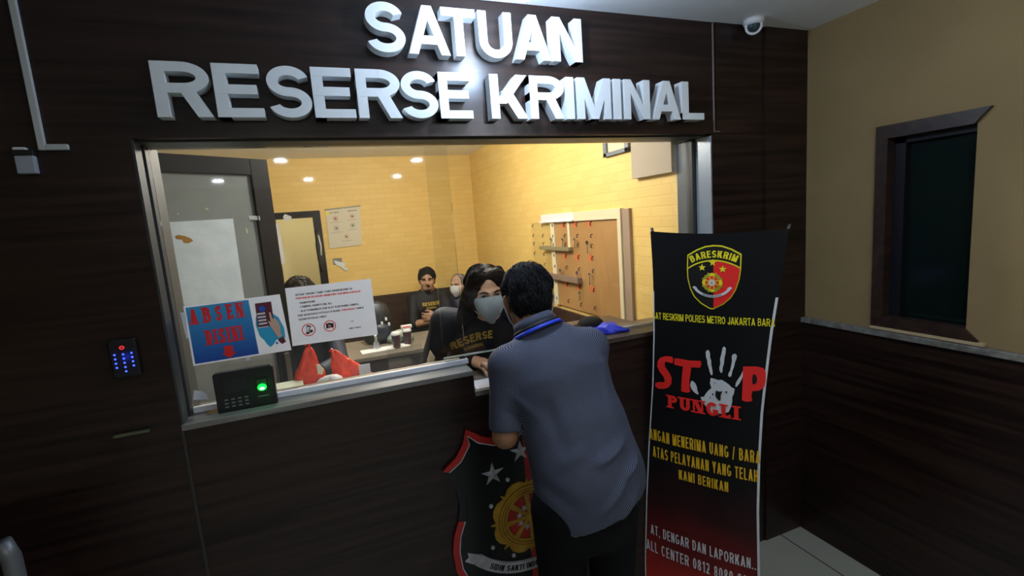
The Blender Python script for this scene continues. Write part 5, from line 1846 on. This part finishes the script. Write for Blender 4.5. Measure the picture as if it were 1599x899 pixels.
def human(name, label, root, J, skinm, hairm, topm, trousm, s=1.0, res=0.008, female=False, sleeve='long', mask=None, hair='short', group=None, curl=0.6, shoe=True, wrinkle=None, top_uv=None, hem=None, torso_w=0.165, stand=True, hairfn=None, beard=False, top_name='shirt', hn=900, hl=0.05, hrad=0.0022, hlift=0.004):
    t = thing(name, label, 'person', root, group=group)
    g = lambda k: V3(J[k])
    R = frame(J['fwd'], J['up'])
    c = g('head')
    # ---- skin: one continuous body
    B = Body()
    add_head(B, c, R, s, female)
    hb = c + R @ (V3((0, -0.028, -0.055)) * s)
    B.cap(hb, g('neck'), 0.050 * s, 0.056 * s, 0.02)
    nz = J.get('flatn', (0, 1, -0.2))
    B.cap(g('neck'), g('chest'), 0.075 * s, 0.125 * s, 0.04, (nz, 1.35))
    B.cap(g('chest'), g('waist'), 0.135 * s, 0.118 * s, 0.04, (nz, 1.45))
    B.cap(g('waist'), g('pelvis'), 0.118 * s, 0.135 * s, 0.04, (nz, 1.4))
    for sd in 'LR':
        B.cap(g('sh' + sd), g('el' + sd), 0.046 * s, 0.038 * s, 0.02)
        B.cap(g('el' + sd), g('wr' + sd), 0.040 * s, 0.026 * s, 0.012)
        add_hand(B, g('wr' + sd), J['hd' + sd], J['hn' + sd], 1 if sd == 'L' else -1, s * 0.97, J.get('curl' + sd, curl))
        B.cap(g('hip' + sd), g('kn' + sd), 0.070 * s, 0.048 * s, 0.02)
        B.cap(g('kn' + sd), g('an' + sd), 0.046 * s, 0.032 * s, 0.02)
        B.cap(g('an' + sd), g('an' + sd) + unit(J['toe' + sd]) * 0.14 * s - V3((0, 0, 0.025)), 0.034 * s, 0.026 * s, 0.015)
    o, _, _ = body_obj('body', B, res, skinm, t, 1)
    # ---- upper garment
    B = Body()
    B.cap(g('neck') - (g('neck') - g('chest')) * 0.15, g('chest'), 0.085 * s, torso_w * 0.98 * s, 0.04, (nz, 1.35))
    B.cap(g('chest'), g('waist'), torso_w * s, torso_w * 0.95 * s, 0.04, (nz, 1.38))
    B.cap(g('waist'), g('pelvis'), torso_w * 0.95 * s, torso_w * 1.0 * s, 0.04, (nz, 1.32))
    if 'hem' in J:
        B.cap(g('pelvis'), g('hem'), torso_w * 1.0 * s, torso_w * 1.02 * s, 0.04, (nz, 1.28))
    for sd in 'LR':
        B.cap(g('neck') * 0.75 + g('chest') * 0.25, g('sh' + sd), 0.055 * s, 0.064 * s, 0.03)
        B.cap(g('sh' + sd), g('el' + sd), 0.062 * s, 0.052 * s, 0.025, None, False, J.get('cut' + sd))
        if sleeve == 'long':
            B.cap(g('el' + sd), g('wr' + sd), 0.053 * s, 0.037 * s, 0.015, None, False, (g('wr' + sd) - unit(J['hd' + sd]) * 0.004, unit(g('wr' + sd) - g('el' + sd))))
    clips = [] if hem is None else hem
    ob, Vt, Qt = body_obj(top_name, B, res * 1.05, topm, t, 2, wrinkle, clips, top_uv)
    # ---- trousers and shoes
    B = Body()
    pw = torso_w * 0.90
    B.cap(g('waist') * 0.2 + g('pelvis') * 0.8, g('hipL') * 0.5 + g('hipR') * 0.5, pw * s, pw * s, 0.04, (nz, 1.35))
    for sd in 'LR':
        B.cap(g('hip' + sd), g('kn' + sd), 0.088 * s, 0.066 * s, 0.03)
        B.cap(g('kn' + sd), g('an' + sd), 0.064 * s, 0.052 * s, 0.03, None, False, (g('an' + sd), (0, 0, -1)))
    body_obj('trousers', B, res * 1.3, trousm, t, 2)
    SH = mat('black_shoe', (0.012, 0.010, 0.018), 0.4)
    for sd in 'LR':
        B = Body()
        a = g('an' + sd)
        f_ = unit(J['toe' + sd])
        B.cap(a + V3((0, 0, -0.020)) - f_ * 0.03, a + V3((0, 0, -0.030)) + f_ * 0.13, 0.042 * s, 0.036 * s, 0.02, None, False, None)
        B.cap(a + V3((0, 0, 0.01)), a + f_ * 0.04 + V3((0, 0, -0.02)), 0.043 * s, 0.042 * s, 0.02)
        body_obj('shoe', B, 0.01, SH, t, 1, None, [((0, 0, 0.004), (0, 0, -1))])
    # ---- hair and face
    if hairfn:
        B = Body()
        clipsH = hairfn(B, c, R, s) or []
        rs = np.random.RandomState(3)
        fr = rs.normal(size=(10, 3)) * 70
        ph = rs.uniform(0, 6.28, 10)

        def rough(P):
            d = np.zeros(len(P))
            for k in range(10):
                d += np.sin(P @ fr[k] + ph[k])
            return d * 0.0011
        ho, Vh, Qh = body_obj('hair', B, max(0.005, res * 0.8), hairm, t, 1, rough, clipsH)
        hm_ = ho.data
        bpy.data.objects.remove(ho)
        bpy.data.meshes.remove(hm_)
        crown = c + R @ (V3((0.01, -0.045, 0.120)) * s)
        if hair == 'long':
            def flow(p):
                l = R.T @ (p - c)
                if l[2] > 0.02 * s:
                    return R @ V3((0.9 * (1 if l[0] > -0.012 else -1), -0.25, -0.55))
                return R @ V3((0.25 * (1 if l[0] > 0 else -1), -0.2, -1.0))
        else:
            def flow(p):
                l = p - crown
                return l + np.cross(R[:, 2], l) * 0.35 + R @ V3((0, 0.0, -0.02))
        hair_obj(t, Vh, Qh, hairm, flow, hn, hl, hrad, hlift, 8 if hair == 'long' else 5, skip=None if hair == 'long' else (lambda p: (lambda l: (abs(l[0]) > 0.050 and -0.075 < l[1] < 0.045 and -0.12 < l[2] < 0.052) or l[2] < -0.055)(R.T @ (p - c) / s)))
    face_details(t, c, R, s, hairm)
    if mask:
        face_mask(t, c, R, s, mask)
        for sx in (-1, 1):
            pts = [(sx * 0.058, 0.052, -0.030), (sx * 0.074, 0.020, -0.005), (sx * 0.088, -0.012, 0.016), (sx * 0.092, -0.024, 0.0), (sx * 0.084, -0.016, -0.030), (sx * 0.072, 0.010, -0.060), (sx * 0.050, 0.045, -0.085)]
            pts = [c + R @ (V3(p) * s) - V3(root) for p in pts]
            MB().tube([tuple(p) for p in pts], 0.0022, 0, 6).build('mask_strap', mat('strap_white', (0.62, 0.66, 0.70), 0.6), t)
    return t, c, R, Vt, Qt


def short_hair(B, c, R, s, low=-0.075, full=1.0, front=0.052):
    P = lambda x, y, z: V3(c) + R @ (V3((x, y, z)) * s)
    B.ell(P(0, -0.014, 0.038), V3((0.084, 0.103, 0.094)) * s * full, 0.01, R)
    B.ell(P(0, -0.045, -0.020), V3((0.070, 0.060, 0.070)) * s, 0.03, R)
    B.ell(P(0, 0.035, 0.085), V3((0.062, 0.058, 0.042)) * s, 0.02, R)
    B.ell(P(0, 0.135, -0.045), V3((0.085, 0.090, 0.120)) * s, 0.012, R, True)
    for sx in (-1, 1):
        B.ell(P(sx * 0.094, -0.008, -0.020), V3((0.036, 0.046, 0.060)) * s, 0.008, R, True)
        B.ell(P(sx * 0.080, -0.040, -0.085), V3((0.040, 0.045, 0.045)) * s, 0.015, R, True)
    return [(P(0, 0, low), -R[:, 2])]


# ---- the man in the dotted shirt bending over the counter gap
def dotted_cloth():
    m = mat('dotted_navy_shirt', (0.03, 0.034, 0.055), 0.7, spec=0.3)
    nt, N, L, b = nodes_of(m)
    tc = N.new('ShaderNodeTexCoord')
    mp = N.new('ShaderNodeMapping')
    mp.inputs['Rotation'].default_value = (0, 0, PI / 4)
    mp.inputs['Scale'].default_value = (275, 275, 1)
    L.new(tc.outputs['UV'], mp.inputs['Vector'])
    fr = N.new('ShaderNodeVectorMath')
    fr.operation = 'FRACTION'
    L.new(mp.outputs[0], fr.inputs[0])
    sb = N.new('ShaderNodeVectorMath')
    sb.operation = 'SUBTRACT'
    sb.inputs[1].default_value = (0.5, 0.5, 0)
    L.new(fr.outputs[0], sb.inputs[0])
    sx = N.new('ShaderNodeSeparateXYZ')
    L.new(sb.outputs[0], sx.inputs[0])
    cb = N.new('ShaderNodeCombineXYZ')
    L.new(sx.outputs[0], cb.inputs[0])
    L.new(sx.outputs[1], cb.inputs[1])
    ln = N.new('ShaderNodeVectorMath')
    ln.operation = 'LENGTH'
    L.new(cb.outputs[0], ln.inputs[0])
    mr = N.new('ShaderNodeMapRange')
    mr.inputs['From Min'].default_value = 0.20
    mr.inputs['From Max'].default_value = 0.28
    mr.inputs['To Min'].default_value = 1
    mr.inputs['To Max'].default_value = 0
    L.new(ln.outputs['Value'], mr.inputs['Value'])
    mx = N.new('ShaderNodeMix')
    mx.data_type = 'RGBA'
    mx.inputs[6].default_value = (0.026, 0.030, 0.050, 1)
    mx.inputs[7].default_value = (0.25, 0.29, 0.42, 1)
    L.new(mr.outputs[0], mx.inputs[0])
    L.new(mx.outputs[2], b.inputs['Base Color'])
    return m


DOTS = dotted_cloth()
SKIN_M = skin_mat('brown_skin', (0.30, 0.145, 0.075), (0.36, 0.18, 0.10))
SKIN_W = skin_mat('light_skin', (0.60, 0.37, 0.26), (0.66, 0.42, 0.31))
SKIN_S = skin_mat('tan_skin', (0.34, 0.19, 0.12), (0.40, 0.23, 0.15))
HAIRB = hair_mat('black_hair', (0.004, 0.004, 0.005), (0.012, 0.011, 0.013))
HAIRW = hair_mat('dark_brown_hair', (0.006, 0.0045, 0.004), (0.018, 0.013, 0.010))
HAIRG = hair_mat('grey_hair', (0.16, 0.15, 0.14), (0.30, 0.29, 0.27))
JACK = noisy('black_navy_cloth', (0.0045, 0.0055, 0.009), (0.009, 0.011, 0.018), (12, 12, 12), rough=0.65, spec=0.3)
NAVY = noisy('navy_cloth', (0.008, 0.011, 0.026), (0.014, 0.019, 0.042), (12, 12, 12), rough=0.6)
TROUS = noisy('black_trouser_cloth', (0.0035, 0.0035, 0.0045), (0.006, 0.006, 0.0075), (12, 12, 12), rough=0.85, spec=0.15)
MASKB = mat('pale_blue_mask', (0.30, 0.39, 0.46), 0.6)
MASKW = mat('white_mask', (0.74, 0.75, 0.76), 0.6)
GOLDP = mat('gold_shirt_print', (0.34, 0.23, 0.03), 0.5)

JM = dict(head=(0.610, -0.195, 1.430), fwd=(0.22, 0.92, -0.40), up=(0.06, 0.35, 1), neck=(0.612, -0.285, 1.335), chest=(0.625, -0.350, 1.205), waist=(0.645, -0.425, 1.050), pelvis=(0.652, -0.475, 0.930), hem=(0.658, -0.490, 0.790),
          flatn=(0.0, 1, -0.38),
          shL=(0.478, -0.325, 1.262), elL=(0.436, -0.360, 1.062), wrL=(0.512, -0.095, 1.180), hdL=(0.12, 1, 0.05), hnL=(0.1, 0.05, -1),
          shR=(0.752, -0.335, 1.276), elR=(0.815, -0.19, 1.105), wrR=(0.845, 0.020, 1.118), hdR=(-0.1, 1, -0.03), hnR=(0, 0.05, -1),
          hipL=(0.545, -0.480, 0.86), knL=(0.548, -0.455, 0.47), anL=(0.545, -0.500, 0.075), toeL=(-0.15, 1, 0),
          hipR=(0.712, -0.490, 0.86), knR=(0.712, -0.470, 0.47), anR=(0.720, -0.520, 0.075), toeR=(0.2, 1, 0),
          cutL=((0.434, -0.365, 1.082), (-0.12, -0.12, -1)), cutR=((0.80, -0.185, 1.118), (0.2, 0.6, -0.7)))
SP0, SP1 = V3(JM['hem']), V3(JM['neck'])


def man_uv(Vv):
    ax = unit(SP1 - SP0)
    nn = unit(V3((0, 1, -0.38)) - ax * (V3((0, 1, -0.38)) @ ax))
    sd = np.cross(ax, nn)
    q = Vv - SP0
    v = q @ ax
    cx = q @ sd
    cy = q @ nn
    u = np.arctan2(cx, -(cy - 0.02)) * 0.150
    # the left sleeve has its own weave direction
    a, b = V3(JM['shL']), V3(JM['elL'])
    ba = b - a
    h = (Vv - a) @ ba / (ba @ ba)
    d = np.linalg.norm(Vv - a - np.clip(h, 0, 1.2)[:, None] * ba, axis=1)
    m = (d < 0.075) & (h > 0.25)
    e = Vv - a
    bx = unit(ba)
    s1 = unit(np.cross(bx, (0, 1, 0)))
    s2 = np.cross(bx, s1)
    u[m] = np.arctan2(e[m] @ s1, e[m] @ s2) * 0.055
    v[m] = e[m] @ bx
    return np.stack([u, v], 1)


WR = []   # (a, b, radius, height) folds in the shirt


def wrinkles(L):
    """raised and sunken cloth folds on the back of the shirt"""
    def fn(P):
        d = np.zeros(len(P))
        back = P[:, 1] < -0.475 + 0.42 * (P[:, 2] - 0.93) + 0.01
        for (a, b, r, h) in L:
            a, b = V3(a)[[0, 2]], V3(b)[[0, 2]]
            ba = b - a
            q = P[:, [0, 2]] - a
            k = np.clip((q @ ba) / (ba @ ba), 0, 1)
            e = q - k[:, None] * ba
            side = np.sign(e[:, 1] * ba[0] - e[:, 0] * ba[1])
            d -= h * np.exp(-((e * e).sum(1)) / (r * r)) * np.sin(np.clip(k, 0.02, 0.98) * PI) ** 0.5 * np.where(side > 0, 1.0, 1.0)
        return d * back
    return fn


MAN_FOLDS = [((0.735, -0.545, 1.055), (0.615, -0.575, 1.020), 0.011, 0.020), ((0.765, -0.555, 1.000), (0.700, -0.590, 0.975), 0.010, 0.019), ((0.700, -0.590, 0.975), (0.600, -0.610, 0.890), 0.010, 0.019),
             ((0.745, -0.575, 0.940), (0.660, -0.620, 0.865), 0.010, 0.018), ((0.520, -0.545, 1.02), (0.600, -0.560, 1.06), 0.016, 0.008), ((0.480, -0.520, 0.97), (0.56, -0.585, 0.90), 0.018, -0.008),
             ((0.45, -0.40, 1.20), (0.50, -0.44, 1.14), 0.012, 0.007), ((0.425, -0.42, 1.16), (0.48, -0.44, 1.10), 0.012, -0.007), ((0.60, -0.43, 1.30), (0.70, -0.46, 1.26), 0.014, 0.006), ((0.53, -0.47, 1.20), (0.55, -0.52, 1.05), 0.02, -0.008),
             ((0.74, -0.44, 1.25), (0.72, -0.50, 1.12), 0.016, 0.006)]
hemclip = [((0.535, -0.63, 0.828), unit((0.30, 0, -1.0))), ((0.535, -0.63, 0.828), unit((-0.24, 0, -1.0)))]
man, c, R, Vt, Qt = human('person', 'man in a navy white-dotted shirt seen from behind, bending over the counter gap', (0.63, -0.47, 0), JM, SKIN_M, HAIRB, DOTS, TROUS, s=0.96, res=0.0052, sleeve='elbow',
                          mask=MASKB, wrinkle=wrinkles(MAN_FOLDS), top_uv=man_uv, hem=hemclip, torso_w=0.172, hairfn=lambda B, c, R, s: short_hair(B, c, R, s, low=-0.078), curl=0.35, hn=5200, hl=0.040, hrad=0.0013, hlift=0.006)
# collar, lanyard
nk = V3(JM['neck'])
ax = unit(V3((-0.20, 0.42, 0.9)))
nk = nk + V3((-0.020, -0.004, 0.022))
sd = unit(np.cross((0, 1, 0), ax))
fr_ = np.cross(ax, sd)


def ring(parent, name, m, z0, z1, r0, r1, th=0.004, dx=0.0):
    vs, fs = [], []
    n = 40
    for (r, z) in ((r0, z0), (r1, z1), (r1 - th, z1), (r0 - th, z0)):
        for j in range(n):
            a = 2 * PI * j / n
            drop = -0.030 * max(0, math.sin(a)) ** 2
            p = nk + sd * (r * 1.06 * math.cos(a) + dx) + fr_ * (r * math.sin(a)) + ax * (z + drop)
            vs.append(tuple(p - V3(parent.location)))
    for i in range(4):
        for j in range(n):
            fs.append((i * n + j, i * n + (j + 1) % n, ((i + 1) % 4) * n + (j + 1) % n, ((i + 1) % 4) * n + j))
    mb = MB().add(vs, fs, 0, True)
    return mb.build(name, m, parent, uvf=lambda co, nn: (math.atan2(co.x - (nk[0] - parent.location.x), co.y - (nk[1] - parent.location.y)) * 0.068, co.z))


ring(man, 'collar', DOTS, 0.004, 0.034, 0.070, 0.062)
ring(man, 'collar_dark_band', mat('black_band', (0.008, 0.008, 0.010), 0.6), -0.003, 0.009, 0.0765, 0.0715, 0.005)  # narrow black band between the collar and the blue lanyard
ring(man, 'lanyard', mat('blue_lanyard', (0.012, 0.045, 0.62), 0.5), -0.014, -0.003, 0.083, 0.0775, 0.004)
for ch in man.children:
    if ch.name.startswith('collar_dark_band'):
        ch.name = 'lanyard_dark_band'

# ---- the woman behind the glass
JW = dict(head=(0.620, 0.300, 1.405), fwd=(-0.05, -1, -0.16), up=(-0.06, -0.16, 1), neck=(0.642, 0.375, 1.290), chest=(0.635, 0.440, 1.175), waist=(0.645, 0.560, 1.000), pelvis=(0.650, 0.650, 0.880), flatn=(0, 1, 0.45),
          shR=(0.462, 0.440, 1.272), elR=(0.372, 0.465, 1.050), wrR=(0.540, 0.260, 1.116), hdR=(0.30, -0.95, -0.02), hnR=(0, 0, -1),
          shL=(0.800, 0.420, 1.260), elL=(0.870, 0.40, 1.040), wrL=(0.735, 0.270, 1.116), hdL=(-0.20, -0.95, -0.02), hnL=(0, 0, -1),
          hipR=(0.570, 0.660, 0.82), knR=(0.570, 0.66, 0.45), anR=(0.570, 0.68, 0.075), toeR=(-0.1, -1, 0),
          hipL=(0.730, 0.660, 0.82), knL=(0.730, 0.66, 0.45), anL=(0.730, 0.68, 0.075), toeL=(0.1, -1, 0))


def long_hair(B, c, R, s):
    P = lambda x, y, z: V3(c) + R @ (V3((x, y, z)) * s)
    B.ell(P(0, -0.014, 0.034), V3((0.082, 0.102, 0.090)) * s, 0.01, R)
    B.ell(P(0, -0.060, -0.050), V3((0.076, 0.050, 0.100)) * s, 0.03, R)
    for sx in (-1, 1):
        B.cap(P(sx * 0.045, 0.050, 0.085), P(sx * 0.078, 0.030, 0.010), 0.034 * s, 0.026 * s, 0.02)
        B.cap(P(sx * 0.078, 0.030, 0.010), P(sx * 0.092, 0.000, -0.085), 0.026 * s, 0.034 * s, 0.02)
        B.cap(P(sx * 0.092, 0.000, -0.085), P(sx * 0.120, -0.035, -0.150), 0.034 * s, 0.026 * s, 0.02)
    B.cap(P(0, -0.07, -0.08), P(0, -0.10, -0.22), 0.075 * s, 0.05 * s, 0.03)
    B.ell(P(0.004, 0.120, -0.035), V3((0.066, 0.082, 0.128)) * s, 0.010, R, True)


woman, cw, Rw, Vw, Qw = human('person', 'woman with long dark hair, pale face mask and black jacket leaning forward behind the glass', (0.64, 0.62, 0), JW, SKIN_W, HAIRW, JACK, TROUS, s=0.97, res=0.0058, female=True, mask=MASKB,
                              hairfn=long_hair, torso_w=0.160, top_name='jacket', hair='long', hn=3600, hl=0.13, hrad=0.0015, hlift=0.004)
tp = []
tp += arc_text('RESERSE', 0, -0.40, 0.40, PI / 2, 0.036, .26, .9, .10)
tp += arc_text('KRIMINAL', 0, -0.40, 0.372, PI / 2, 0.016, .24, .9, .12)
project_text(woman, Vw, Qw, tp, (0.556, 0.30, 1.190), (0.80, -0.08, 0.18), (-0.15, -0.1, 1), (0, 1, -0.15), GOLDP, 'jacket_lettering')

# ---- seated men in the back of the office
JS = dict(head=(0.893, 3.03, 1.188), fwd=(-0.22, -1, -0.05), up=(0, -0.05, 1), neck=(0.895, 3.06, 1.068), chest=(0.895, 3.07, 0.923), waist=(0.895, 3.09, 0.743), pelvis=(0.895, 3.08, 0.58), flatn=(0, 1, 0),
          shR=(0.745, 3.06, 1.008), elR=(0.7, 2.93, 0.783), wrR=(0.88, 2.84, 0.813), hdR=(0.95, 0.15, 0.15), hnR=(0.2, 1, 0),
          shL=(1.045, 3.06, 1.008), elL=(1.09, 2.93, 0.783), wrL=(0.905, 2.815, 0.853), hdL=(-0.95, 0.1, 0.05), hnL=(-0.2, 1, 0),
          hipR=(0.81, 3.02, 0.545), knR=(0.74, 2.62, 0.54), anR=(0.74, 2.66, 0.08), toeR=(-0.1, -1, 0),
          hipL=(0.98, 3.02, 0.545), knL=(1.04, 2.62, 0.54), anL=(1.04, 2.66, 0.08), toeL=(0.1, -1, 0))


def bob_hair(B, c, R, s):
    P = lambda x, y, z: V3(c) + R @ (V3((x, y, z)) * s)
    B.ell(P(0, -0.016, 0.034), V3((0.082, 0.101, 0.090)) * s, 0.01, R)
    for sx in (-1, 1):
        B.cap(P(sx * 0.068, -0.015, 0.02), P(sx * 0.070, -0.025, -0.035), 0.020 * s, 0.014 * s, 0.02)
    B.ell(P(0, 0.130, -0.030), V3((0.074, 0.096, 0.112)) * s, 0.010, R, True)
    # beard and moustache belong to the same hair
    B.ell(P(0, 0.066, -0.094), V3((0.034, 0.030, 0.026)) * s, 0.008, R)
    B.cap(P(-0.022, 0.094, -0.050), P(0.022, 0.094, -0.050), 0.006 * s, 0.006 * s, 0.006)


seat, cs_, Rs, Vs, Qs = human('person', 'seated man with dark hair and beard, arms crossed over a black shirt with gold lettering', (0.895, 3.05, 0), JS, SKIN_S, HAIRB, JACK, TROUS, s=1.0, res=0.009,
                              hairfn=bob_hair, torso_w=0.168, sleeve='elbow')
tp = text_polys('RESERSE', -0.085, 0.0, 0.036, .28, .8, gap=.12, width=0.17) + text_polys('KRIMINAL', -0.050, -0.030, 0.018, .26, .8, gap=.12, width=0.10)
project_text(seat, Vs, Qs, tp, (0.895, 2.9, 0.940), (1, 0, 0), (0, 0, 1), (0, 1, 0), GOLDP, 'shirt_lettering', lift=0.006)


def shift(J, dx, dy, dz):
    out = {}
    for k, v in J.items():
        out[k] = v if (k in ('fwd', 'up', 'flatn') or k[:2] in ('hd', 'hn', 'to') or not isinstance(v, tuple)) else (v[0] + dx, v[1] + dy, v[2] + dz)
    return out




def receding_hair(B, c, R, s):
    P = lambda x, y, z: V3(c) + R @ (V3((x, y, z)) * s)
    B.ell(P(0, -0.018, 0.032), V3((0.081, 0.098, 0.086)) * s, 0.01, R)
    B.ell(P(0, -0.045, -0.020), V3((0.070, 0.058, 0.065)) * s, 0.03, R)
    B.ell(P(0, 0.105, 0.020), V3((0.078, 0.095, 0.120)) * s, 0.012, R, True)
    return [(P(0, 0, -0.06), -R[:, 2])]


JO = shift(JS, 0.41, 0.20, -0.115)
JO['head'] = (JO['head'][0] - 0.045, JO['head'][1], JO['head'][2])
for k in ('anL', 'anR'):
    JO[k] = (JO[k][0], JO[k][1], 0.08)
JO.update(fwd=(-0.75, -0.66, 0.0), up=(0, 0, 1), elL=(1.50, 3.12, 0.72), elR=(1.17, 3.10, 0.70), wrL=(1.40, 2.86, 0.60), hdL=(0, -1, -0.1), hnL=(0, 0, -1), wrR=(1.22, 2.86, 0.60), hdR=(0, -1, -0.1), hnR=(0, 0, -1))
human('person', 'older grey-haired man with a white face mask sitting half hidden behind the woman', (1.24, 3.22, 0), JO, SKIN_W, HAIRG, NAVY, TROUS, s=0.98, res=0.010, mask=MASKW,
      hairfn=receding_hair, torso_w=0.165)
JT = shift(JS, -1.075, -1.46, 0.155)
for k in ('anL', 'anR'):
    JT[k] = (JT[k][0], JT[k][1], 0.08)
JT.update(head=(-0.175, 1.545, 1.325), fwd=(0.45, -0.8, -0.45), up=(0.1, -0.3, 1), knL=(-0.05, 1.22, 0.60), knR=(-0.30, 1.22, 0.60), wrL=(-0.115, 1.24, 0.93), elL=(0.0, 1.42, 0.92), elR=(-0.37, 1.42, 0.92), wrR=(-0.235, 1.22, 0.93), hdL=(-0.6, -0.8, 0), hdR=(0.6, -0.8, 0), hnL=(0, 0, -1), hnR=(0, 0, -1))
human('person', 'dark-haired person in navy clothes sitting behind the white rules notice', (-0.18, 1.55, 0), JT, SKIN_W, HAIRW, NAVY, TROUS, s=1.0, res=0.010,
      hairfn=lambda B, c, R, s: short_hair(B, c, R, s, low=-0.07, full=1.03), torso_w=0.168)


# ---- chairs under the seated people
def chair(x, y, zs, label, face=-1):
    t = thing('office_chair', label, 'chair', (x, y, 0), group='dark chairs in the office')
    SM = mat('dark_chair_cloth', (0.016, 0.015, 0.017), 0.7)
    MB().box(-0.20, 0.20, -0.24, 0.20, zs - 0.06, zs).build('seat', SM, t, bevel=0.02)
    MB().box(-0.19, 0.19, 0.20, 0.235, zs + 0.10, zs + 0.42).build('backrest', SM, t, bevel=0.015)
    for (a, b) in ((-0.17, -0.2), (0.17, -0.2), (-0.17, 0.17), (0.17, 0.17)):
        MB().tube([(a, b, 0), (a, b, zs - 0.05)], 0.013, 0, 10).build('leg', BLACKF, t)
    for a in (-0.16, 0.16):
        MB().tube([(a, 0.18, zs - 0.04), (a, 0.225, zs + 0.02), (a, 0.225, zs + 0.15)], 0.010, 0, 8).build('back_support', BLACKF, t)


chair(0.880, 3.08, 0.435, 'dark office chair under the seated man with crossed arms')
chair(1.30, 3.27, 0.375, 'dark office chair under the older grey-haired man')
chair(-0.18, 1.60, 0.585, 'dark high chair under the person behind the rules notice')
